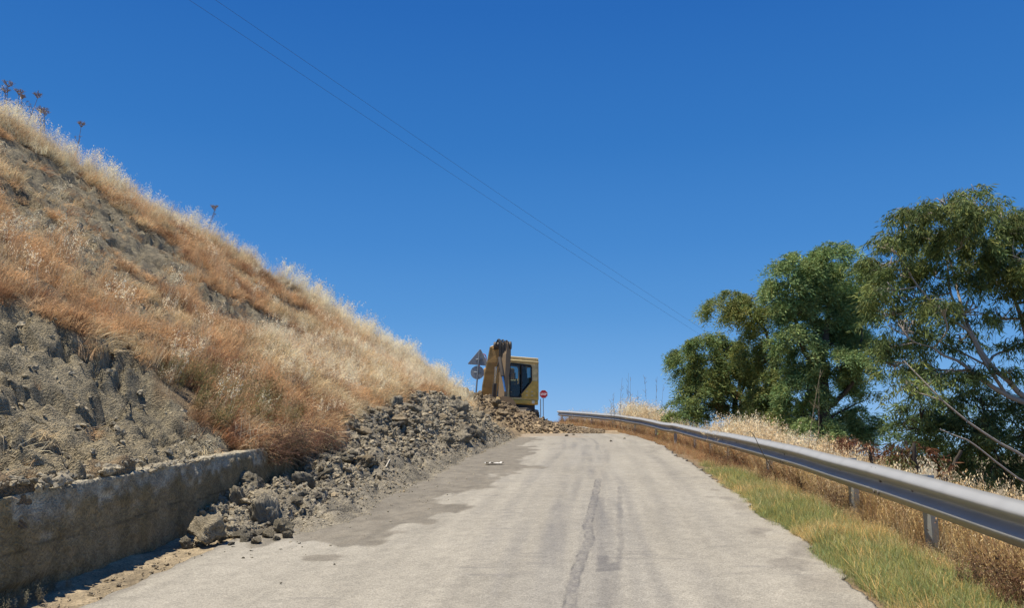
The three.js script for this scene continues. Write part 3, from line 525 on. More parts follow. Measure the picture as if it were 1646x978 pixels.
sow('verge_grass', 'golden and reddish dry grass standing under the guardrail', 'grass', [...straw, ...fine], add => {
  seed(304);
  for (let i = 0; i < 14000; i++) {
    if (i % 3 === 0) rnd(); const s = 2.4 + 45 * Math.pow(rnd(), 1.5), n = fbm(s * 0.7, 2, 111, 3), inner = s > 13 ? mix(2.62, 2.32, clamp((s - 13) / 8)) : 2.62; const r = inner + 1.9 * Math.pow(rnd(), 1.2);
    if (s > 12.5 && s < 22 && r < 2.55 + n * 0.2 && rnd() < 0.8) continue;
    const far = step01(12, 17, s + n * 5), c = rnd() < far * 0.55 ? (rnd() < 0.5 ? RUST : [0.5, 0.29, 0.15]) : rnd() < 0.55 ? [0.60, 0.44, 0.20] : rnd() < 0.5 ? STRAW : BROWN;
    const k = rnd() < 0.6 ? Math.floor(rnd() * 2) : 2 + Math.floor(rnd() * 3);
    add(k, rightPos(r, s), V(rr(-0.3, 0.2), 1, rr(-0.2, 0.2)).normalize(), rr(0, 6.28), rr(0.65, 1.1) * (r < 3.0 ? (s < 14 ? 0.42 : 0.36) : 0.85), tone(c));
  }
});
sow('roadside_oats', 'pale wild oats with hanging husks behind the guardrail', 'grass', [...oat, ...oatBig], add => {
  seed(305);
  for (let i = 0; i < 5600; i++) {
    const s = 4.5 + 43 * Math.pow(rnd(), 1.25), r = 3.1 + 3.6 * Math.pow(rnd(), 1.3), n = fbm(r * 0.8, s * 0.35, 112, 3);
    const hot = Math.exp(-(((s - 18.5) / 3) ** 2)) * 0.5; const far = Math.exp(-(((s - 36) / 3.5) ** 2)) * (r < 5 ? 0.5 : 0); if (rnd() > (s < 12 ? 0.13 : 0.07) + n * 0.4 + hot * 1.0 + far) continue;
    if (s > 10 && s < 14.5 && r > 3.6) continue;
    add(s < 10 ? 3 + Math.floor(rnd() * 2) : Math.floor(rnd() * 3), rightPos(r, s), V(rr(-0.2, 0.2), 1, rr(-0.2, 0.2)).normalize(), rr(0, 6.28), rr(0.6, 0.95) * (1 + hot * 0.7) * (s > 28 ? 1.0 + far * 1.3 : 0.9) * (s < 15 && r < 3.4 ? 0.8 : 1), tone(rnd() < 0.35 ? PALE : rnd() < 0.7 ? STRAW : [0.6, 0.45, 0.25], 0.75, 1.1));
  }
});
sow('dead_weeds', 'dark brown dead weeds along the guardrail and under the bank', 'weeds', weed, add => {
  seed(306);
  for (let i = 0; i < 240; i++) { const s = 4 + 16 * Math.pow(rnd(), 1.6), r = rr(2.6, 3.1); if (fbm(s * 1.5, 3, 113, 2) < -0.05) continue; add(i, rightPos(r, s), V(rr(-0.3, 0.2), 1, rr(-0.3, 0.3)).normalize(), rr(0, 6.28), rr(0.4, 0.85), tone([0.17, 0.10, 0.06])); }
  for (let i = 0; i < 120; i++) { const s = rr(10, 12.2), u = rr(4.0, 4.35); add(i, V(-u, SLOPE * s + mix(0.72, 0.55, rnd()), -s), V(0.9, rr(0, 0.8), rr(-0.3, 0.3)).normalize(), rr(0, 6.28), rr(0.5, 0.9), tone(rnd() < 0.5 ? [0.3, 0.17, 0.11] : [0.2, 0.15, 0.09])); }
  for (let i = 0; i < 60; i++) { const u = rr(4.3, 5.4), s = rr(9.6, 12.5); add(i, V(-u, SLOPE * s + bankHeight(u, s, false), -s), V(0.3, 1, 0).normalize(), rr(0, 6.28), rr(0.5, 0.9), tone([0.22, 0.2, 0.09])); }
  for (let i = 0; i < 40; i++) { const s = rr(4.6, 6), u = rr(3.82, 3.98); add(i, V(-u, roadY(s) - 0.02, -s), V(0.2, 1, 0.1).normalize(), rr(0, 6.28), rr(0.15, 0.3), tone([0.25, 0.22, 0.14])); }
});
// overhanging dry grass at the lip of the wall
sow('overhanging_grass', 'rusty dry grass hanging over the coping of the wall', 'grass', fine, add => {
  seed(307);
  for (let i = 0; i < 300; i++) { const s = rr(9.9, 12.8), u = rr(4.08, 4.55); add(i, V(-u, SLOPE * s + Math.max(0.72, bankHeight(4.2, s, false)) - 0.03, -s), V(1, rr(0.1, 1.1), rr(-0.4, 0.5)).normalize(), rr(-0.6, 0.6), rr(0.7, 1.3), tone(rnd() < 0.4 ? RUST : rnd() < 0.6 ? ORANGE : STRAW)); }
  for (let i = 0; i < 12; i++) { const s = rr(4.6, 8.4), u = rr(4.2, 5.2); add(i, V(-u, SLOPE * s + bankHeight(u, s) - 0.02, -s), V(0.8, 1, rr(-0.4, 0.5)).normalize(), rr(-0.6, 0.6), rr(0.6, 1), tone(STRAW)); }
});

// ---------------------------------------------------------------- guardrail
const steel = std(lin(0.45, 0.455, 0.45), 0.62, { metalness: 0.3, roughnessMap: noiseTexture(256, 0.7, (() => { const a = periodic(256, 9, 61), b = periodic(256, 60, 62); return (i, j) => 0.95 + 0.08 * (a(i, j) - 0.5); })()), map: noiseTexture(256, 0.9, (() => { const a = periodic(256, 7, 71), b = periodic(256, 50, 72), c = periodic(256, 120, 73); return (i, j) => { const v = 0.92 + 0.06 * (a(i, j) - 0.5); return [v, v, v * 0.99]; }; })(), true) });
const zinc = std(lin(0.36, 0.375, 0.36), 0.6, { metalness: 0.45 });
const boltMat = std(lin(0.16, 0.14, 0.12), 0.6, { metalness: 0.4 });
{
  const railR = scurve([[0, 2.62], [5.3, 2.75], [9, 2.85], [14, 2.88], [20, 2.92], [26.6, 2.84]]), railTop = scurve([[0, 0.76], [5.3, 0.74], [9.7, 0.66], [14.3, 0.585], [20, 0.40], [26.6, 0.27], [35.8, 0.235], [48, 0.10]]);
  const lat = s => s < 26.6 ? railR(s) - (s > 22 ? (0.0074 * (s - 22) ** 2) * 0.35 : 0) : mix(2.68, 2.68, 0) - (0.0074 * (s - 22) ** 2 - 0.156) * 0.93;
  const root = new THREE.Group(); top(root, 'guardrail', 'galvanised steel guardrail on posts curving up the right edge of the road', 'guardrail');
  root.position.set(2.85, 0, -4);
  // W profile: [offset toward the road, height below top]
  const W = []; for (let i = 0; i <= 26; i++) { const t = i / 26, h = -0.33 * t; const a = 0.5 + 0.5 * Math.cos((t * 2 - 0.5) * Math.PI * 2); let d = 0.083 * Math.pow(a, 0.8); if (t < 0.05 || t > 0.95) d = Math.max(d, 0.004); W.push([d + 0.05 * (1 - t) - 0.03 * t, h]); }
  const joints = [1, 4.2, 8.1, 12.1, 16.1, 20.1, 24.1, 28.1, 32.1, 36.1, 40.1, 44.1, 47.6];
  const O = root.position;
  for (let k = 0; k < joints.length - 1; k++) {
    const a = joints[k], b = joints[k + 1] + (k < joints.length - 2 ? 0.3 : 0), ss = range(a, b, () => 0.2), P = [], I = [], U = [], lap = 0.004 * (k % 2);
    const two = [...W.map(([d, h]) => [d + lap, h]), ...[...W].reverse().map(([d, h]) => [d + lap - 0.0035, h])], n = two.length;
    ss.forEach((s, j) => two.forEach(([d, h], i) => {
      const e = 0.01, tx = lat(s + e) - lat(s - e), L = Math.hypot(tx, 2 * e), nx = -2 * e / L, nz = -tx / L, wob = fbm(s * 0.5, 3, 120, 2) * 0.012;
      P.push(lat(s) + nx * (d + wob) - O.x, SLOPE * s + railTop(s) + h + fbm(s * 0.35, 7, 121, 2) * 0.02 - O.y, -s + nz * d - O.z); U.push(s, h + d);
      if (j < ss.length - 1) { const p = j * n + i, q = j * n + (i + 1) % n; I.push(p, p + n, q, q, p + n, q + n); }
    }));
    for (const j of [0, ss.length - 1]) for (let i = 0; i < W.length - 1; i++) { const p = j * n + i, q = p + 1, r = j * n + n - 1 - i, t = r - 1; I.push(p, q, r, q, t, r); }
    const g = new THREE.BufferGeometry(); g.setAttribute('position', new THREE.Float32BufferAttribute(P, 3)); g.setAttribute('uv', new THREE.Float32BufferAttribute(U, 2)); g.setIndex(I); g.computeVertexNormals();
    const beam = part('beam', g, steel, root);
    if (k) for (const [ds, hh] of [[0.1, -0.045], [0.1, -0.265], [0.22, -0.045], [0.22, -0.265], [0.16, -0.155]]) { const s = a + ds, d = hh === -0.155 ? 0.008 : 0.055, c = new THREE.CylinderGeometry(0.017, 0.02, 0.016, 10).rotateZ(Math.PI / 2).translate(lat(s) - d - 0.012 - O.x, SLOPE * s + railTop(s) + hh - O.y, -s - O.z); part('bolt', c, boltMat, beam); }
  }
  for (const s of [2.6, 5.2, 7.45, 9.6, 14.0, 18.0, 20.6, 23.3, 26.6, 30.2, 34, 38, 42, 46, 47.4]) {
    const x = lat(s) + 0.09, y1 = SLOPE * s + railTop(s) - 0.03, y0 = rightGround(x, s) - 0.3, h = y1 - y0;
    const g = mergeGeometries([box(0.006, h, 0.1, 0, h / 2, 0, 0.002), box(0.06, h, 0.006, 0.034, h / 2, 0.047, 0.002), box(0.06, h, 0.006, 0.034, h / 2, -0.047, 0.002)]);
    g.rotateY(0.25); g.translate(x - O.x, y0 - O.y, -s - O.z); const po = part('post', g, zinc, root);
    part('bolt', new THREE.CylinderGeometry(0.022, 0.024, 0.012, 10).rotateZ(Math.PI / 2).translate(lat(s) - 0.012 - O.x, SLOPE * s + railTop(s) - 0.155 - O.y, -s - O.z), boltMat, po);
    part('spacer', box(0.11, 0.07, 0.07, lat(s) + 0.045 - O.x, SLOPE * s + railTop(s) - 0.155 - O.y, -s - O.z, 0.006), zinc, po);
  }
}
// thin dry stem leaning over the rail
{
  const a = rightPos(2.62, 12.6, 0.02), p = [a, at(1247, 770, 12.3), at(1226, 730, 12.1), at(1207, 695, 12.0), at(1199, 698, 11.9)];
  const m = new THREE.Mesh(tube(smooth(p.map(v => v.clone().sub(a)), 14), Array.from({ length: 15 }, (_, i) => 0.008 - 0.0003 * i), 5), std(lin(0.2, 0.16, 0.09))); m.position.copy(a);
  top(m, 'dry_weed_stalk', 'long thin dry stem leaning across the guardrail', 'stem');
}

// ---------------------------------------------------------------- excavator
const paint = (c, r = 0.5) => { const a = periodic(256, 10, 81), b = periodic(256, 70, 82); return std(c, r, { map: noiseTexture(256, 1.3, (i, j) => { const v = 0.9 + 0.2 * (a(i, j) - 0.5) + 0.12 * (b(i, j) - 0.5); return [v, v * 0.985, v * 0.95]; }, true) }); };
const yellow = paint(lin(0.8, 0.5, 0.085)), buff = paint(lin(0.82, 0.64, 0.32), 0.7), muddy = paint(lin(0.52, 0.33, 0.13), 0.8), mud = std(lin(0.24, 0.17, 0.1), 1), black = std(lin(0.02, 0.02, 0.021), 0.7), darkSteel = std(lin(0.1, 0.085, 0.07), 0.7, { metalness: 0.3 }), chrome = std(lin(0.6, 0.6, 0.6), 0.25, { metalness: 1 }), paleSteel = std(lin(0.42, 0.41, 0.37), 0.8);  // second colour is a paler yellow for cab frame, roof and hood
const glass = new THREE.MeshPhysicalMaterial({ color: lin(0.42, 0.5, 0.52), roughness: 0.04, transmission: 1, thickness: 0, ior: 1.5 });
{
  const root = new THREE.Group(); top(root, 'excavator', 'yellow excavator with folded boom working on the crest of the road', 'excavator');
  const S0 = 37, u0 = 3.66; root.position.set(-u0, roadY(S0), -S0); root.rotation.y = -48 * Math.PI / 180; root.updateMatrixWorld(true);
  const loc = (x, y, s) => root.worldToLocal(at(x, y, s));
  const under = new THREE.Group(); under.name = 'undercarriage'; under.rotation.y = 40 * Math.PI / 180; root.add(under);
  for (const sx of [-1, 1]) {
    const shape = new THREE.Shape(); const L = 1.55, R = 0.4; shape.absarc(L - R, 0.42, R, -Math.PI / 2, Math.PI / 2, false); shape.absarc(-(L - R), 0.42, R, Math.PI / 2, Math.PI * 1.5, false);
    const hole = new THREE.Path(); hole.absarc(L - R, 0.42, R - 0.07, Math.PI / 2, -Math.PI / 2, true); hole.absarc(-(L - R), 0.42, R - 0.07, Math.PI * 1.5, Math.PI / 2, true); shape.holes.push(hole);
    const g = new THREE.ExtrudeGeometry(shape, { depth: 0.5, bevelEnabled: true, bevelSize: 0.015, bevelThickness: 0.015, bevelSegments: 1 }); g.translate(0, 0, -0.25);
    const tr = part('track', g, darkSteel, under); tr.position.x = sx * 0.92; tr.rotation.y = Math.PI / 2;
    for (let k = 0; k < 44; k++) {   // shoes
      const per = 2 * (2 * (L - R)) + 2 * Math.PI * R, d = k / 44 * per; let x, y, a; const f = 2 * (L - R);
      if (d < f) { x = -(L - R) + d; y = 0.42 + R; a = 0; } else if (d < f + Math.PI * R) { const t = (d - f) / R; x = L - R + Math.sin(t) * R; y = 0.42 + Math.cos(t) * R; a = -t; } else if (d < 2 * f + Math.PI * R) { x = L - R - (d - f - Math.PI * R); y = 0.42 - R; a = Math.PI; } else { const t = (d - 2 * f - Math.PI * R) / R; x = -(L - R) - Math.sin(t) * R; y = 0.42 - Math.cos(t) * R; a = Math.PI - t; }
      const sg = box(0.07, 0.03, 0.54, 0, 0.012, 0, 0.006); sg.rotateZ(a); sg.translate(x, y + 0.02, 0); part('shoe', sg, darkSteel, tr);
    }
    part('track_frame', box(2.3, 0.3, 0.3, 0, 0.42, 0, 0.05), black, tr);
    for (const x of [-1.15, -0.6, -0.2, 0.2, 0.6, 1.15]) part('roller', new THREE.CylinderGeometry(Math.abs(x) > 1 ? 0.28 : 0.12, Math.abs(x) > 1 ? 0.28 : 0.12, 0.4, 18).rotateX(Math.PI / 2).translate(x, Math.abs(x) > 1 ? 0.42 : 0.24, 0), darkSteel, tr);
  }
  part('car_body', mergeGeometries([box(1.5, 0.35, 1.5, 0, 0.62, 0, 0.06), new THREE.CylinderGeometry(0.6, 0.65, 0.22, 28).toNonIndexed().translate(0, 0.9, 0)].map(g => g.index ? g.toNonIndexed() : g)), black, root);
  part('belly', box(2.1, 0.3, 1.5, 0.05, 0.9, 0, 0.04), black, root);
  part('step', box(0.05, 0.2, 0.85, 1.2, 0.78, 0.1, 0.02), paleSteel, root);
  // upper structure
  const deck = part('deck', box(2.34, 0.24, 1.76, 0, 1.15, -0.01, 0.05), yellow, root);
  part('skirt', box(0.04, 0.16, 1.6, 1.185, 1.14, -0.02, 0.015), yellow, deck);
  part('sticker', box(0.005, 0.13, 0.16, 1.208, 1.15, -0.55, 0.002), std(0xe6dcc0, 0.6), deck);
  const cw = new THREE.Shape(); cw.moveTo(-1.15, 0.1); cw.lineTo(-1.15, -0.3); cw.quadraticCurveTo(-0.95, -0.62, 0, -0.66); cw.quadraticCurveTo(0.95, -0.62, 1.15, -0.3); cw.lineTo(1.15, 0.1);
  const cwg = new THREE.ExtrudeGeometry(cw, { depth: 0.95, bevelEnabled: true, bevelSize: 0.04, bevelThickness: 0.04, bevelSegments: 2 }); cwg.rotateX(-Math.PI / 2); cwg.scale(1, 1, -1); cwg.index; cwg.scale(0.9, 1, 0.62); cwg.translate(-0.12, 1.3, -0.72);
  { const ix = cwg.attributes.position; for (let i = 0; i < ix.count; i += 3) { const a = [0, 1, 2].map(k => V(ix.getX(i + k), ix.getY(i + k), ix.getZ(i + k))); ix.setXYZ(i + 1, a[2].x, a[2].y, a[2].z); ix.setXYZ(i + 2, a[1].x, a[1].y, a[1].z); } cwg.computeVertexNormals(); }
  part('counterweight', cwg, yellow, root);
  part('engine_hood', box(1.25, 0.95, 0.9, -0.5, 1.75, -0.42, 0.08), buff, root);
  part('side_box', box(0.82, 1.55, 1.3, -0.74, 2.05, -0.05, 0.1), muddy, root);
  part('exhaust', new THREE.CylinderGeometry(0.05, 0.05, 0.4, 12).translate(-0.4, 2.4, -0.7), black, root);
  // cab: frame with window openings
  const cab = part('cab_floor', box(1.0, 0.06, 1.7, 0.65, 1.3, 0, 0.02), black, root);
  const plate = (outer, hole, depth) => { const s = new THREE.Shape(outer.map(p => new THREE.Vector2(...p))); if (hole) s.holes.push(new THREE.Path(hole.map(p => new THREE.Vector2(...p)))); return new THREE.ExtrudeGeometry(s, { depth, bevelEnabled: true, bevelSize: 0.012, bevelThickness: 0.012, bevelSegments: 2 }); };
  const sideHole = [[0.74, 1.34], [0.16, 1.34], [0.1, 1.5], [-0.44, 2.02], [-0.5, 2.12], [-0.5, 2.74], [-0.43, 2.82], [0.66, 2.86], [0.76, 2.78]], sideOuter = [[0.85, 1.27], [-0.88, 1.27], [-0.88, 3.1], [0.75, 3.1], [0.85, 2.9]];
  for (const x of [1.1, 0.15]) { const g = plate(sideOuter, sideHole, 0.05); g.rotateY(-Math.PI / 2); g.scale(1, 1, 1); g.translate(x + 0.05, 0, 0); part('side_frame', g, x > 1 ? buff : muddy, root); }
  // rotateY(-90) sends shape x to +z
  const low = plate([[0.06, 1.31], [0.1, 1.5], [-0.44, 2.02], [-0.52, 2.1], [-0.86, 2.1], [-0.86, 1.31]], null, 0.012); low.rotateY(-Math.PI / 2); low.translate(1.175, 0, 0); const dp = part('rear_panel', low, yellow, root);
  for (const [z, y] of [[-0.2, 1.62], [-0.5, 1.62], [-0.2, 1.45], [-0.5, 1.45]]) part('vent', box(0.012, 0.05, 0.11, 1.19, y, z, 0.004), std(lin(0.62, 0.5, 0.3), 0.7), dp);
  const seal = plate(sideHole.map(([a, b]) => [0.13 + (a - 0.13) * 1.0, 2.1 + (b - 2.1) * 1.0]), sideHole.map(([a, b]) => [0.13 + (a - 0.13) * 0.92, 2.1 + (b - 2.1) * 0.94]), 0.02); seal.rotateY(-Math.PI / 2); seal.translate(1.178, 0, 0); part('window_seal', seal, black, root);
  const pane = (pts, x) => { const s = new THREE.ShapeGeometry(new THREE.Shape(pts.map(p => new THREE.Vector2(...p)))); s.rotateY(-Math.PI / 2); s.translate(x, 0, 0); return s; };
  part('door_glass', pane(sideHole.filter(p => p[0] > 0.05).concat([[0.09, 2.84]]).sort((a, b) => Math.atan2(a[1] - 2.1, a[0] - 0.45) - Math.atan2(b[1] - 2.1, b[0] - 0.45)), 1.125), glass, root);
  part('side_glass', pane([[0.06, 1.54], [0.06, 2.83], [-0.43, 2.81], [-0.49, 2.74], [-0.49, 2.12]], 1.125), glass, root);
  part('door_pillar', box(0.05, 1.5, 0.07, 1.16, 2.1, 0.075, 0.02), black, root);
  part('far_glass', pane(sideHole, 0.175), glass, root);
  const fr = plate([[0.15, 1.27], [1.15, 1.27], [1.15, 3.0], [0.15, 3.0]], [[0.23, 1.36], [0.23, 2.84], [1.07, 2.84], [1.07, 1.36]], 0.05); fr.translate(0, 0, 0.82); part('front_frame', fr, buff, root);
  const fg = new THREE.PlaneGeometry(0.9, 1.5); fg.translate(0.65, 2.1, 0.845); part('windshield', fg, glass, root);
  part('windshield_bar', box(0.86, 0.045, 0.04, 0.65, 1.95, 0.86, 0.01), black, root);
  const bk = plate([[0.15, 1.27], [1.15, 1.27], [1.15, 3.05], [0.15, 3.05]], [[0.28, 2.1], [0.28, 2.8], [1.02, 2.8], [1.02, 2.1]], 0.05); bk.translate(0, 0, -0.9); part('rear_frame', bk, buff, root);
  part('rear_glass', new THREE.PlaneGeometry(0.76, 0.72).translate(0.65, 2.45, -0.87), glass, root);
  const roof = part('roof', box(1.06, 0.1, 1.78, 0.65, 3.12, -0.02, 0.05), buff, root);
  part('roof_rail', tube([V(1.2, 2.96, -0.85), V(1.2, 2.965, 0.75)], [0.05, 0.05], 10), buff, roof);
  part('work_light', box(0.16, 0.1, 0.08, 0.35, 3.2, 0.8, 0.02), black, roof);
  // seat, levers
  const seat = part('seat', mergeGeometries([box(0.5, 0.14, 0.5, 0.65, 1.75, -0.15, 0.05), box(0.48, 0.7, 0.14, 0.65, 2.15, -0.42, 0.06), box(0.28, 0.2, 0.1, 0.65, 2.6, -0.45, 0.05), box(0.3, 0.35, 0.35, 0.65, 1.5, -0.15, 0.04)]), black, root);
  for (const sx of [-1, 1]) { part('console', box(0.14, 0.3, 0.5, 0.65 + sx * 0.33, 1.8, 0, 0.04), black, seat); part('lever', tube([V(0.65 + sx * 0.33, 1.95, 0.2), V(0.65 + sx * 0.32, 2.2, 0.24)], [0.02, 0.03], 8), black, seat); }
  // boom, stick and bucket
  const F = loc(783, 655, 35.6), K = loc(799, 556, 34.6), B = loc(808, 640, 33.9);
  const plateBeam = (pts, wid, side) => {   // box beam with varying depth: pts [centre, depth]
    const g = new THREE.BufferGeometry(), P = [], I = [];
    pts.forEach(([c, d], i) => { const t = V(0, 0, 0).subVectors(pts[Math.min(pts.length - 1, i + 1)][0], pts[Math.max(0, i - 1)][0]).normalize(), dn = V(0, 0, 0).crossVectors(side, t).normalize(); for (const [a, b] of [[-1, -1], [1, -1], [1, 1], [-1, 1]]) { const p = c.clone().addScaledVector(side, a * wid / 2).addScaledVector(dn, b * d / 2); P.push(p.x, p.y, p.z); } });
    for (let i = 0; i < pts.length - 1; i++) for (let k = 0; k < 4; k++) { const p = i * 4 + k, q = i * 4 + (k + 1) % 4; I.push(p, q, p + 4, q, q + 4, p + 4); }
    const e = (pts.length - 1) * 4; I.push(0, 2, 1, 0, 3, 2, e, e + 1, e + 2, e, e + 2, e + 3);
    g.setAttribute('position', new THREE.Float32BufferAttribute(P, 3)); g.setAttribute('uv', new THREE.Float32BufferAttribute(P.flatMap((_, i) => i % 3 === 0 ? [P[i] + P[i + 2], P[i + 1]] : []), 2)); g.setIndex(I); const n = g.toNonIndexed(); n.computeVertexNormals(); return n;
  };
  const toLoc = v => { const q = root.quaternion.clone().invert(); return v.clone().applyQuaternion(q); };
  const side = toLoc(V(1, 0, 0.35).normalize());
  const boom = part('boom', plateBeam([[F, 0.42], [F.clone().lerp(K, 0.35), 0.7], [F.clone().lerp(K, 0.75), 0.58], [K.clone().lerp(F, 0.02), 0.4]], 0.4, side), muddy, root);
  for (const sx of [-1, 1]) part('boom_plate', plateBeam([[F.clone().addScaledVector(side, sx * 0.225), 0.46], [F.clone().lerp(K, 0.4).addScaledVector(side, sx * 0.225), 0.76], [K.clone().addScaledVector(side, sx * 0.225), 0.44]], 0.05, side), sx < 0 ? buff : muddy, boom);  // left plate takes the paler yellow: its sunlit side put into the paint
  const K2 = loc(814, 556, 34.3);
  const stick = part('stick', plateBeam([[K2.clone().add(V(0, 0.1, 0)), 0.34], [K2.clone().lerp(B, 0.2), 0.5], [B, 0.3]], 0.27, side), mud, root);
  part('knuckle', mergeGeometries([new THREE.CylinderGeometry(0.17, 0.17, 0.75, 18).rotateZ(Math.PI / 2)]), darkSteel, boom).position.copy(loc(808, 556, 34.4));
  boom.children[boom.children.length - 1].rotation.y = 0.75;
  const cyl = (a, b, r0, r1, parent) => { const m = a.clone().lerp(b, 0.55); const c = part('cylinder', tube([a, m], [r0, r0], 14), darkSteel, parent); part('piston_rod', tube([m, b], [r1, r1], 10), chrome, c); };
  cyl(loc(793, 650, 34.9), loc(797, 590, 34.6), 0.09, 0.045, boom);
  cyl(loc(803, 575, 34.0), loc(812, 630, 33.6), 0.08, 0.04, stick);
  for (let i = 0; i < 5; i++) { const a = loc(796 + i * 4, 556 + (i % 2) * 3, 34.3), b = loc(801 + i * 3, 552 + rr(-6, 2), 34.1), c = loc(803 + i * 2.2, 572 + i * 4, 34.0), d = loc(800 + i * 2, 590 + i * 9, 34.0); part('hose', tube(smooth([a, b, c, d], 16), Array(17).fill(0.028), 7), black, boom); }
  for (let i = 0; i < 3; i++) part('hose', tube(smooth([loc(799 + i * 6, 553, 34.4), loc(802 + i * 6, 546 + i, 34.3), loc(807 + i * 5, 551, 34.2)], 10), Array(11).fill(0.035), 7), black, boom);
  // bucket resting on the heap
  const bp = new THREE.Shape(); bp.moveTo(0, 0.1); bp.quadraticCurveTo(0.5, 0.12, 0.58, -0.3); bp.lineTo(0.52, -0.62); bp.lineTo(0.47, -0.6); bp.lineTo(0.5, -0.3); bp.quadraticCurveTo(0.42, 0.02, 0.0, 0.03); bp.lineTo(-0.25, -0.25); bp.lineTo(-0.28, -0.2);
  const bg = new THREE.ExtrudeGeometry(bp, { depth: 0.8, bevelEnabled: false }); bg.translate(0, 0, -0.4);
  const bucket = part('bucket', bg, mud, root); bucket.position.copy(B).add(V(0, -0.05, 0)); bucket.rotation.y = 0.9;
  for (const z of [-0.41, 0.41]) { const sp = new THREE.Shape(); sp.moveTo(0, 0.1); sp.quadraticCurveTo(0.5, 0.12, 0.58, -0.3); sp.lineTo(0.52, -0.62); sp.lineTo(-0.28, -0.2); part('bucket_side', new THREE.ExtrudeGeometry(sp, { depth: 0.03, bevelEnabled: false }).translate(0, 0, z - 0.015), mud, bucket); }
  for (let i = 0; i < 4; i++) part('tooth', new THREE.ConeGeometry(0.05, 0.2, 5).rotateX(Math.PI).translate(0.49, -0.7, -0.33 + i * 0.22), darkSteel, bucket);
  // red handrail and mirror on the far side of the deck
  const rail = part('handrail', tube(smooth([loc(771, 600, 35.8), loc(771, 573, 35.8), loc(773, 570, 35.8), loc(780, 571, 35.8), loc(781, 600, 35.8)], 20), Array(21).fill(0.022), 7), std(lin(0.45, 0.06, 0.03), 0.6), root);
  part('mirror', box(0.2, 0.3, 0.05, ...loc(776, 577, 35.7).toArray(), 0.02), std(lin(0.5, 0.45, 0.4), 0.5), rail);
}

// ---------------------------------------------------------------- signs
const postGrey = std(lin(0.27, 0.30, 0.32), 0.5, { metalness: 0.5 }), signBack = std(lin(0.24, 0.255, 0.27), 0.55, { metalness: 0.35 });
{
  const root = new THREE.Group(); top(root, 'traffic_sign', 'back of a triangular sign above a round sign on a tilted post', 'traffic sign');
  const S = 34.6, a = at(762, 640, S), b = at(771, 563, S), c = at(770, 578, S), d = at(767, 599, S); const base = a.clone().add(V(0, -0.9, 0)); root.position.copy(base);
  part('post', tube([base, b].map(v => v.clone().sub(base)), [0.035, 0.035], 12), postGrey, root);
  const tri = new THREE.Shape(); const q = [[0.02, 0.46], [-0.49, -0.22], [0.43, -0.25]].map(p => new THREE.Vector2(...p)), rd = 0.06;
  q.forEach((p, i) => { const pr = q[(i + 2) % 3], nx = q[(i + 1) % 3], A = p.clone().add(pr.clone().sub(p).setLength(rd)), B2 = p.clone().add(nx.clone().sub(p).setLength(rd)); i ? tri.lineTo(A.x, A.y) : tri.moveTo(A.x, A.y); tri.quadraticCurveTo(p.x, p.y, B2.x, B2.y); });
  const tg = new THREE.ExtrudeGeometry(tri, { depth: 0.02, bevelEnabled: true, bevelSize: 0.012, bevelThickness: 0.01, bevelSegments: 2 }); const tp = part('triangle_plate', tg, signBack, root); tp.position.copy(c.clone().sub(base)).add(V(0, 0, -0.09)); tp.rotation.set(0, 0.15, -0.05);
  const rp = part('round_plate', new THREE.CylinderGeometry(0.295, 0.295, 0.022, 40).rotateX(Math.PI / 2), std(lin(0.33, 0.34, 0.34), 0.5, { metalness: 0.3 }), root); rp.position.copy(d.clone().sub(base)).add(V(0, 0, -0.09)); rp.rotation.y = 0.2;
  for (const v of [c, d]) part('bracket', box(0.3, 0.05, 0.05, v.x - base.x, v.y - base.y, v.z - base.z - 0.045, 0.01), postGrey, root);
}
{
  const root = new THREE.Group(); top(root, 'stop_sign', 'red octagonal stop sign on a thin post past the crest', 'stop sign');
  const S = 55, c = at(873.8, 634, S), base = V(c.x - 0.03, c.y - 2.6, c.z); root.position.copy(base);
  part('post', tube([V(0, 0, 0), V(0, 2.75, 0)], [0.03, 0.03], 10), postGrey, root);
  const cv = document.createElement('canvas'); cv.width = cv.height = 256; const x = cv.getContext('2d'); x.fillStyle = '#a3121c'; x.fillRect(0, 0, 256, 256); x.fillStyle = '#f4f1ec'; x.font = 'bold 84px sans-serif'; x.textAlign = 'center'; x.textBaseline = 'middle'; x.save(); x.translate(128, 132); x.scale(0.95, 1.15); x.fillText('STOP', 0, 0); x.restore();
  const t = new THREE.CanvasTexture(cv); t.colorSpace = THREE.SRGBColorSpace;
  const oct = r => { const s = new THREE.Shape(); for (let i = 0; i < 8; i++) { const a = Math.PI / 8 + i * Math.PI / 4; i ? s.lineTo(Math.cos(a) * r, Math.sin(a) * r) : s.moveTo(Math.cos(a) * r, Math.sin(a) * r); } return s; };
  const pl = part('plate', new THREE.ExtrudeGeometry(oct(0.3), { depth: 0.015, bevelEnabled: false }), std(lin(0.75, 0.73, 0.7), 0.5), root); pl.position.set(0.03, 2.6, 0.04);
  const fg = new THREE.ShapeGeometry(oct(0.275)); const p = fg.attributes.position, uv = fg.attributes.uv; for (let i = 0; i < p.count; i++) uv.setXY(i, p.getX(i) / 0.56 + 0.5, p.getY(i) / 0.56 + 0.5);
  part('face', fg.translate(0, 0, 0.02), std(0xffffff, 0.5, { map: t }), pl);
  const b = at(868.8, 645, S + 0.6); const post = new THREE.Mesh(tube([V(0, 0, 0), V(0, 2.4, 0)], [0.035, 0.035], 10), postGrey); post.position.set(b.x, b.y - 2.25, b.z); top(post, 'sign_post', 'bare grey metal post beside the stop sign', 'post');
}
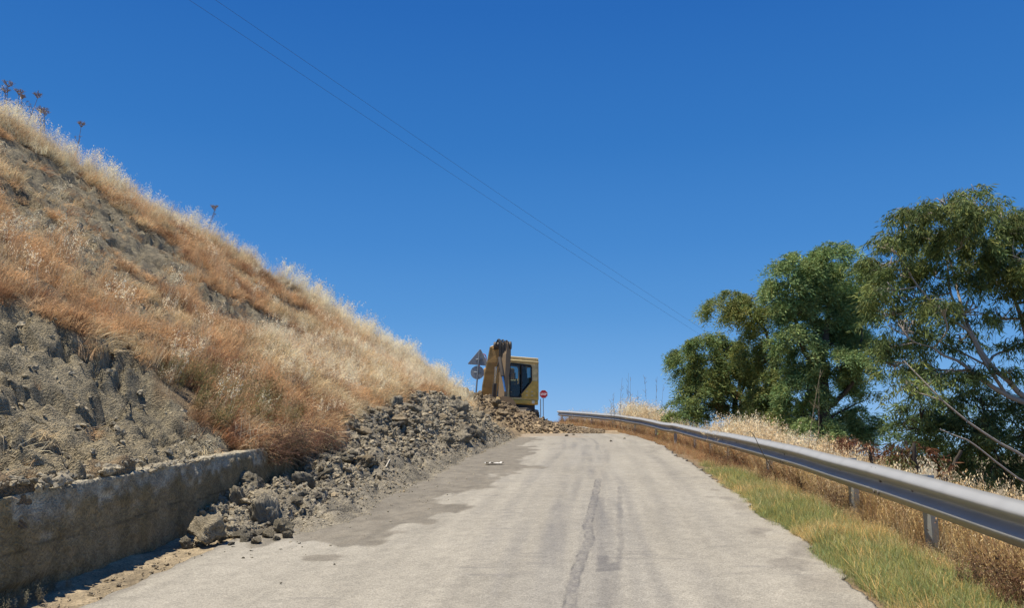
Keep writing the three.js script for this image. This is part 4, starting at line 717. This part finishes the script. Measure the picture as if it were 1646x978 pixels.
// litter
{
  seed(41); const p = roadPoint(794, 744, 0.02), pg = new THREE.PlaneGeometry(0.34, 0.2, 14, 9).rotateX(-Math.PI / 2), a = pg.attributes.position; for (let i = 0; i < a.count; i++) { const x = a.getX(i), z = a.getZ(i); a.setXYZ(i, x + fbm(x * 9, z * 9, 1, 2) * 0.05, 0.005 + Math.abs(fbm(x * 12, z * 12, 2, 3)) * 0.06, z + fbm(x * 9, z * 9, 3, 2) * 0.05); } pg.computeVertexNormals();
  const m = new THREE.Mesh(pg, std(lin(0.55, 0.53, 0.48), 0.8, { side: THREE.DoubleSide })); m.position.copy(p); m.rotation.y = 0.4; top(m, 'plastic_scrap', 'crumpled white scrap lying on the dust-covered road edge', 'litter');
  for (const [x0, y0, x1, y1, s0, s1, lab] of [[553, 788, 582, 796, 11.0, 10.6, 'pale stick lying in the front of the clay heap'], [620, 768, 632, 742, 12.4, 13.0, 'thin pale stick standing out of the clay heap']]) {
    const f = (x, y, s) => { const q = at(x, y, s), u = -q.x - bend(s) * 0.4; return V(q.x, Math.max(SLOPE * s + heapHeight(u, s) + 0.03, q.y), q.z); }; const p0 = f(x0, y0, s0), p1 = f(x1, y1, s1), g = tube(smooth([V(0, 0, 0), p1.clone().sub(p0).multiplyScalar(0.5).add(V(0, 0.015, 0.01)), p1.clone().sub(p0)], 8), [11, 11, 10, 10, 9, 8, 7, 6, 5].map(v => v * 0.0009), 6);
    const st = new THREE.Mesh(g, std(lin(0.55, 0.5, 0.4))); st.position.copy(p0); top(st, 'stick', lab, 'stick');
  }
}

// ---------------------------------------------------------------- dry stalks
const stalkMat = std(lin(0.24, 0.17, 0.12)), stalkPale = std(lin(0.25, 0.2, 0.13));
function umbel(px, py, tx, ty, label, spread) {       // foot and head in the photograph; stands on the crest of the bank
  let [u, s] = onBank(px, py + 12); s = Math.min(s, crestS(u) + 0.3);
  const base = V(-u, SLOPE * s + bankHeight(u, s, false) - 0.05, -s), tip = at(tx, ty, s).sub(base), root = new THREE.Group(); top(root, 'dry_fennel', label, 'dry plant', 'dry fennel on the skyline'); root.position.copy(base);
  part('stem', tube(smooth([V(0, 0, 0), tip.clone().multiplyScalar(0.5).add(V(rr(-0.04, 0.04), 0, 0)), tip], 8), Array.from({ length: 9 }, (_, i) => 0.009 - i * 0.0005), 6), stalkMat, root);
  let g = []; for (let i = 0; i < 13; i++) { const a = i / 13 * 6.28, e = tip.clone().add(V(Math.cos(a) * spread * rr(0.4, 0.8), rr(0.02, 0.1) + 0.03, Math.sin(a) * spread * rr(0.5, 1))); g.push(tube([tip, e], [0.005, 0.004], 4)); for (let k = 0; k < 7; k++) g.push(tube([e, e.clone().add(V(rr(-0.05, 0.05), rr(0, 0.05), rr(-0.05, 0.05)))], [0.003, 0.004], 4)); }
  part('umbel', mergeGeometries(g), stalkMat, root);
  for (let i = 0; i < 2; i++) { g = []; const t = rr(0.55, 0.85), b = tip.clone().multiplyScalar(t), e = b.clone().add(V(rr(-0.15, 0.15), rr(0.1, 0.2), rr(-0.1, 0.1))); g.push(tube([b, e], [0.006, 0.004], 4)); for (let k = 0; k < 8; k++) g.push(tube([e, e.clone().add(V(rr(-0.04, 0.04), rr(0, 0.04), rr(-0.04, 0.04)))], [0.003, 0.004], 4)); part('side_umbel', mergeGeometries(g), stalkMat, root); }
}
seed(55);
umbel(12, 182, 14, 140, 'dry fennel stalk with a dense dark head at the top of the bank', 0.13);
umbel(6, 180, 9, 150, 'short dry fennel stalk tucked beside the densest dark head', 0.1);
umbel(22, 192, 31, 153, 'dry fennel stalk bent forward next to the densest dark head', 0.11);
umbel(33, 195, 36, 160, 'thin dry fennel stalk between the bent one and the slanting one', 0.07);
umbel(38, 205, 61, 158, 'long slanting dry fennel stalk on the bank top', 0.1);
umbel(64, 218, 66, 182, 'twin dry fennel stalk with a flat head, upper of the two', 0.12);
umbel(70, 220, 72, 184, 'twin dry fennel stalk with a flat head, lower of the two', 0.12);
umbel(122, 248, 131, 205, 'lone dry fennel stalk part way down the skyline', 0.09);
umbel(333, 382, 345, 338, 'lone crooked dry fennel stalk in the middle of the grassy skyline', 0.11);
function reed(px, py0, py1, s, lean) {
  const tip = at(px + lean, py1, s), r = tip.x + bend(s), base = V(at(px, py0, s).x, rightGround(at(px, py0, s).x, s) - 0.05, -s), v = tip.sub(base), root = new THREE.Group(); root.position.copy(base);
  top(root, 'tall_dry_stalk', 'tall thin dry stalk rising from the pale oats behind the guardrail', 'dry plant', 'tall dry stalks behind the guardrail');
  part('stem', tube(smooth([V(0, 0, 0), v.clone().multiplyScalar(0.5).add(V(rr(-0.05, 0.05), 0, 0)), v], 8), Array.from({ length: 9 }, (_, i) => 0.010 - i * 0.0008), 5), stalkPale, root);
  const g = []; for (let i = 0; i < 9; i++) { const b = v.clone().multiplyScalar(rr(0.45, 0.97)), e = b.clone().add(V(rr(-0.12, 0.12), rr(0.08, 0.22), rr(-0.08, 0.08))); g.push(tube([b, e], [0.007, 0.004], 4)); } part('twigs', mergeGeometries(g), stalkPale, root);
}
seed(66);
for (const [x, y0, y1, l] of [[996, 660, 608, 4], [1004, 660, 600, 6], [1014, 660, 606, -1], [981, 664, 646, 1], [990, 664, 634, -5], [1024, 662, 628, 1], [1038, 662, 606, -2], [1052, 662, 606, 4], [1060, 664, 620, 6]]) reed(x, y0, y1, 37 + rr(-1.5, 1.5), l);
reed(1290, 720, 600, 17.2, 28); reed(1308, 720, 612, 18.4, 8);

// ---------------------------------------------------------------- trees
function spray(sd, n, len, wid, reach, droop, up = 0.3) {
  seed(sd); const o = fresh();
  const pts = []; for (let i = 0; i <= 5; i++) { const t = i / 5; pts.push(V(reach * t, -droop * reach * t * t, 0)); }
  ribbon(o, pts, 0.004, V(0, 0, 1), [0.9, 0.7, 0.5]);
  for (let i = 0; i < n; i++) {
    const t = Math.pow(rnd(), 0.7), q = V(reach * t, -droop * reach * t * t, 0).add(V(rr(-0.3, 0.3) * reach * 0.35, rr(-0.2, 0.25) * reach * 0.5, rr(-0.35, 0.35) * reach)), w = rr(0, 6.28), d = V(Math.cos(w) * 0.55 + 0.2, rr(-1.0, up), Math.sin(w) * 0.55).normalize(), sd2 = V(0, 0, 0).crossVectors(d, V(rr(-1, 1), rr(-0.6, 0.6), rr(-1, 1))).normalize();
    flake(o, q, d, len * rr(0.65, 1.2), wid * rr(0.7, 1.2), sd2, vary(0.65, 1.35));
  }
  return toGeo(o);
}
const leafMat = new THREE.MeshPhysicalMaterial({ color: 0xffffff, roughness: 0.75, vertexColors: true, transmission: 0.5, thickness: 0, side: THREE.DoubleSide, specularIntensity: 0.2 });
const sprayFine = [spray(21, 30, 0.125, 0.015, 0.4, 0.8, 0.4), spray(22, 30, 0.125, 0.015, 0.4, 1.0, 0.3), spray(23, 28, 0.13, 0.015, 0.46, 1.2, 0.2)];
const sprayBroad = [spray(24, 19, 0.115, 0.0095, 0.28, 0.9, -0.15), spray(25, 19, 0.125, 0.0095, 0.32, 1.2, -0.25), spray(26, 16, 0.11, 0.010, 0.24, 0.6, 0)];
function tree(name, label, o) {
  seed(o.seed); const root = new THREE.Group(); top(root, name, label, 'tree'); root.position.copy(o.base);
  const L = v => v.clone().sub(o.base), tubes = [], nodes = [], items = o.sprays.map(() => []);
  const wood = (pts, r0, r1, n = 12) => { const p = smooth(pts.map(L), n).map((v, i) => i && i < n ? v.add(V(rr(-1, 1), rr(-1, 1), rr(-1, 1)).multiplyScalar(r0 * 0.35)) : v); tubes.push(tube(p, p.map((_, i) => mix(r0, r1, i / n)), r0 > 0.04 ? 9 : 5)); p.forEach((v, i) => nodes.push([v, mix(r0, r1, i / n)])); };
  for (const [pts, r0, r1] of o.limbs) wood(pts, r0, r1, 14);
  for (const c of o.clumps) {
    const p = c.p, v = L(p); let best = nodes[0], bd = 1e9; for (const n of nodes) { const d = n[0].distanceTo(v) + Math.max(0, n[0].y - v.y) * 1.5; if (d < bd && n[1] > 0.012) { bd = d; best = n; } }
    const a = best[0].clone().add(o.base); const r0 = Math.min(best[1] * 0.75, 0.07); const mid = a.clone().lerp(p, 0.5).add(V(rr(-0.15, 0.15), -0.1 * bd * 0.3, rr(-0.15, 0.15)));
    wood([a, mid, p], r0, 0.014, 8);
    for (let k = 0; k < o.twigs; k++) { const d = V(rr(-1, 1), rr(-0.5, 1), rr(-1, 1)).normalize().multiplyScalar(c.r * rr(0.6, 1.05)); d.y *= c.fy; wood([mid.clone().lerp(p, rr(0.3, 1)), p.clone().addScaledVector(d, 0.5).add(V(rr(-0.1, 0.1), rr(-0.1, 0.1), rr(-0.1, 0.1))), p.clone().add(d)], 0.011, 0.004, 5); }
    const n = Math.round(o.density * c.r * c.r * c.k);
    // lobes make the clump's outline uneven
    const lobes = Array.from({ length: 7 }, () => [V(rr(-1, 1), rr(-0.6, 1), rr(-1, 1)).normalize().multiplyScalar(rr(0.5, 0.9)), rr(0.2, 0.42)]);
    for (let i = 0; i < n; i++) {
      const lb = lobes[Math.floor(rnd() * 7)], d = V(rr(-1, 1), rr(-1, 1), rr(-1, 1)).normalize().multiplyScalar(lb[1] * Math.pow(rnd(), 0.4)).add(lb[0]); const q = p.clone().add(V(d.x * c.r, d.y * c.r * c.fy, d.z * c.r));
      const yaw = Math.atan2(-d.z, d.x) + rr(-1.1, 1.1), s = rr(0.7, 1.2) * o.leaf, col = tone(c.c && rnd() < c.m ? c.c : rnd() < 0.38 ? o.light : o.dark, 0.75, 1.25, 0.1);
      items[Math.floor(rnd() * o.sprays.length)].push([pose(L(q), V(rr(-0.35, 0.35), 1, rr(-0.35, 0.35)).normalize(), yaw, s), col]);
    }
  }
  part('trunk', mergeGeometries(tubes), o.bark, root);
  const crown = new THREE.Group(); crown.name = 'crown'; root.add(crown);
  items.forEach((l, i) => inst('foliage', o.sprays[i], leafMat, l, crown));
}
const cl = (s, list) => list.map(([x, y, r, k = 1, c = null, m = 0.5, fy = 0.9]) => ({ p: at(x, y, s + (hash(x, y) - 0.5) * 1.6), r: r * 0.94 * s / FOCAL, k, c, m, fy }));
const groundAt = (px, s) => { const x = at(px, 700, s).x; return V(x, rightGround(x, s) - 0.15, -s); };
const barkDark = std(lin(0.075, 0.06, 0.045), 1, { bumpMap: soilBump, bumpScale: 0.02 }), barkPale = std(lin(0.36, 0.31, 0.26), 0.9);
const YG = [0.33, 0.34, 0.1], RED = [0.3, 0.15, 0.08];
{ const s = 26, b = groundAt(1318, s);
  tree('eucalyptus_tree', 'tallest dense green eucalyptus with drooping foliage and dark trunk', { seed: 400, base: b, sprays: sprayFine, density: 440, twigs: 4, leaf: 1, dark: [0.22, 0.32, 0.12], light: [0.38, 0.47, 0.18], bark: barkDark,
    limbs: [[[b, at(1322, 690, s), at(1326, 640, s), at(1322, 570, s), at(1330, 500, s), at(1338, 450, s)], 0.24, 0.04], [[at(1324, 660, s), at(1350, 640, s), at(1378, 600, s - 0.4), at(1385, 540, s - 0.5)], 0.1, 0.03], [[at(1326, 630, s), at(1300, 580, s), at(1280, 520, s + 0.3), at(1272, 460, s)], 0.12, 0.03], [[at(1323, 680, s), at(1345, 665, s), at(1375, 650, s)], 0.06, 0.02]],
    clumps: cl(s, [[1262, 440, 36], [1288, 424, 28], [1330, 420, 38], [1372, 436, 36], [1310, 455, 40, 0.9], [1354, 462, 42], [1392, 470, 30], [1258, 480, 32], [1288, 500, 36, 0.8], [1340, 505, 42], [1385, 512, 36], [1318, 535, 40], [1365, 552, 42], [1395, 560, 26, 0.8], [1280, 545, 32], [1300, 580, 34], [1345, 590, 38], [1378, 600, 28], [1292, 625, 36], [1330, 630, 36], [1286, 668, 36], [1350, 680, 30], [1384, 672, 26], [1396, 692, 15, 1, [0.13, 0.19, 0.06]], [1312, 690, 28], [1365, 696, 22], [1398, 636, 12, 0.8, YG, 0.8]]) }); }
{ const s = 28.5, b = groundAt(1246, s);
  tree('eucalyptus_tree', 'slender olive green eucalyptus with an open crown between two bushier trees', { seed: 410, base: b, sprays: sprayFine, density: 380, twigs: 5, leaf: 1, dark: [0.21, 0.275, 0.09], light: [0.35, 0.37, 0.12], bark: barkDark,
    limbs: [[[b, at(1246, 660, s), at(1243, 610, s), at(1238, 560, s), at(1222, 520, s), at(1200, 505, s)], 0.12, 0.03], [[at(1244, 620, s), at(1248, 570, s), at(1252, 540, s)], 0.06, 0.02]],
    clumps: cl(s, [[1160, 498, 22, 1, YG, 0.35], [1178, 482, 24, 1, YG, 0.3], [1205, 484, 28, 1, YG, 0.2], [1232, 494, 28], [1186, 512, 22, 0.7, YG, 0.3], [1225, 535, 26, 0.7], [1248, 556, 28, 0.7], [1222, 580, 28, 0.8], [1248, 604, 30, 0.8], [1238, 640, 32], [1260, 660, 28], [1232, 676, 26]]) }); }
{ const s = 30.5, b = groundAt(1180, s);
  tree('eucalyptus_tree', 'low round yellowish green eucalyptus bush at the end of the tree row', { seed: 420, base: b, sprays: sprayFine, density: 430, twigs: 4, leaf: 1, dark: [0.2, 0.28, 0.1], light: [0.34, 0.39, 0.13], bark: barkDark,
    limbs: [[[b, at(1180, 640, s), at(1165, 600, s), at(1150, 565, s)], 0.13, 0.03], [[at(1180, 650, s), at(1200, 610, s), at(1205, 580, s)], 0.07, 0.02], [[at(1180, 670, s), at(1140, 650, s), at(1105, 645, s)], 0.04, 0.015]],
    clumps: cl(s, [[1100, 576, 24], [1128, 558, 24], [1152, 552, 22], [1172, 560, 24, 1, YG, 0.4], [1198, 572, 26, 1, YG, 0.3], [1105, 604, 28], [1138, 595, 32, 1, YG, 0.35], [1172, 600, 34, 1, YG, 0.6], [1206, 606, 28], [1120, 632, 28], [1152, 632, 30, 1, YG, 0.3], [1184, 640, 30, 0.9, RED, 0.3], [1214, 640, 30], [1098, 648, 18], [1094, 664, 16, 1.3], [1140, 655, 22], [1205, 664, 26]]) }); }
{ const s = 13, b = groundAt(1765, s);
  const P = (x, y, d = 0) => at(x, y, s + d);
  tree('gum_tree', 'tall gum tree with pale bare limbs and thin leafy crown beyond the guardrail', { seed: 430, base: b, sprays: sprayBroad, density: 820, twigs: 7, leaf: 1, dark: [0.14, 0.195, 0.07], light: [0.27, 0.32, 0.1], bark: barkPale,
    limbs: [[[b, P(1740, 780), P(1700, 690), P(1646, 648), P(1590, 622), P(1545, 585), P(1500, 560, -0.5)], 0.072, 0.015], [[P(1700, 690), P(1640, 632), P(1595, 590), P(1560, 535), P(1540, 470, 0.3), P(1520, 400, 0.4)], 0.050, 0.012], [[P(1620, 640), P(1570, 560), P(1528, 470), P(1522, 400), P(1530, 330)], 0.028, 0.008], [[b, P(1720, 800, -0.4), P(1646, 735, -0.8), P(1570, 690, -1), P(1510, 640, -1), P(1452, 580, -0.8)], 0.03, 0.008], [[P(1720, 800, -0.3), P(1640, 772, -1), P(1560, 712, -1.2), P(1510, 690, -1.2)], 0.02, 0.007], [[P(1740, 780, 0.3), P(1690, 640, 0.5), P(1650, 540, 0.6), P(1620, 450, 0.6), P(1600, 370, 0.4)], 0.061, 0.012], [[P(1560, 535), P(1500, 490, -0.3), P(1455, 430, -0.3), P(1440, 390)], 0.022, 0.006], [[P(1650, 540, 0.6), P(1690, 460, 0.6), P(1680, 380, 0.4)], 0.033, 0.012], [[P(1590, 590), P(1500, 545, 0.3), P(1430, 520, 0.2)], 0.019, 0.006]],
    clumps: cl(s, [[1552, 312, 22], [1520, 335, 32], [1575, 338, 34], [1484, 345, 28], [1448, 348, 20], [1608, 350, 34], [1642, 366, 34], [1690, 370, 45], [1425, 392, 24], [1460, 385, 34], [1500, 388, 38], [1546, 388, 42], [1592, 398, 40], [1638, 416, 38], [1690, 440, 50], [1420, 425, 26], [1458, 432, 34, 1.00], [1505, 440, 36, 0.88], [1556, 442, 36, 0.81], [1604, 455, 36, 0.81], [1645, 480, 34, 0.94], [1424, 468, 28], [1465, 482, 32, 0.88], [1512, 498, 30, 0.68], [1560, 500, 30, 0.54], [1610, 512, 28, 0.54], [1420, 505, 24, 0.94], [1450, 530, 28, 0.94], [1490, 550, 30, 0.81], [1545, 545, 24, 0.54], [1630, 560, 30, 0.68], [1428, 560, 22, 0.68], [1440, 590, 24, 0.81], [1480, 595, 26, 0.81], [1455, 625, 22, 0.94], [1510, 605, 24, 0.68], [1560, 595, 26, 0.68], [1605, 600, 26, 0.68]]) }); }
// undergrowth below the gum tree
const bush = (label, s, px, sd, list, dark, light, density = 600) => { const b = groundAt(px, s); tree('bush', label, { seed: sd, base: b, sprays: [...sprayBroad, sprayFine[0]], density, twigs: 5, leaf: 0.9, dark, light, bark: barkDark, limbs: [[[b, b.clone().add(V(0.05, 0.5, 0)), b.clone().add(V(0, 1.1, 0.1))], 0.06, 0.02], [[b, b.clone().add(V(0.4, 0.6, 0)), b.clone().add(V(0.6, 1.0, 0.1))], 0.05, 0.02], [[b, b.clone().add(V(-0.4, 0.6, 0)), b.clone().add(V(-0.6, 1.0, 0.1))], 0.05, 0.02]], clumps: cl(s, list) }); };
bush('dark leafy bush under the pale gum limbs beside the gap in the trees', 14.5, 1500, 440, [[1478, 660, 26], [1462, 688, 26], [1500, 680, 34], [1490, 720, 34], [1530, 650, 32], [1540, 690, 38], [1456, 725, 20], [1525, 735, 34]], [0.14, 0.2, 0.08], [0.25, 0.33, 0.11], 520);
bush('dark leafy bush under the gum tree close behind the rail', 13.6, 1610, 450, [[1575, 640, 34], [1580, 690, 40], [1620, 660, 40], [1625, 710, 44], [1575, 735, 36], [1660, 690, 44], [1640, 750, 40], [1680, 740, 44], [1600, 770, 30]], [0.13, 0.185, 0.075], [0.24, 0.3, 0.11], 520);
bush('small rust coloured dying shrub behind the rail beside the tall trunk', 18, 1372, 460, [[1366, 708, 16], [1380, 716, 15], [1352, 714, 12], [1392, 722, 11]], [0.17, 0.07, 0.04], [0.28, 0.14, 0.08], 500);
bush('rust coloured dying shrub behind the rail below the dark bushes', 11.5, 1462, 470, [[1456, 718, 18], [1470, 728, 16], [1446, 732, 13]], [0.17, 0.075, 0.035], [0.12, 0.12, 0.04], 420);

// ---------------------------------------------------------------- power line
{
  const wireMat = std(lin(0.03, 0.03, 0.032), 0.6), S1 = 70, S0 = 24, foot = at(1186, 575, S1), gy = rightGround(foot.x, S1) - 0.6;
  const pole = new THREE.Group(); top(pole, 'utility_pole', 'wooden pole carrying the wires behind the trees', 'utility pole'); pole.position.set(foot.x, gy, foot.z);
  const H = foot.y - gy; part('pole', tube([V(0, 0, 0), V(0, H + 0.25, 0)], [0.15, 0.1], 12), std(lin(0.12, 0.085, 0.055), 1), pole); part('crossarm', box(1.8, 0.1, 0.1, 0, H - 0.06, 0, 0.01), std(lin(0.12, 0.085, 0.055), 1), pole);
  for (const x of [-0.4, 0.4]) part('insulator', new THREE.CylinderGeometry(0.04, 0.06, 0.14, 10).translate(x, H + 0.06, 0), std(lin(0.3, 0.2, 0.15), 0.3), pole);
  for (const [x0, y0, xe, off, lab] of [[305, 0, 1112, -0.4, 'lower of the two thin power wires crossing the sky'], [347, 0, 1123, 0.4, 'upper of the two thin power wires crossing the sky']]) {
    const b = V(foot.x + off, foot.y + 0.12, foot.z), m = at(x0, y0, S0), e = at(xe, xe === 1112 ? 530 : 526, 60), a = m.clone().addScaledVector(m.clone().sub(e).normalize(), 14);
    const pts = [a, m, m.clone().lerp(e, 0.5).add(V(0, -0.12, 0)), e, b]; const p = smooth(pts, 60).map(v => v.sub(a)); const w = new THREE.Mesh(tube(p, p.map(() => 0.0052), 5), wireMat); w.position.copy(a); top(w, 'power_wire', lab, 'wire');
  }
}
scene.traverse(o => { if (o.isMesh) { o.castShadow = true; o.receiveShadow = true; } });
renderer.render(scene, camera);
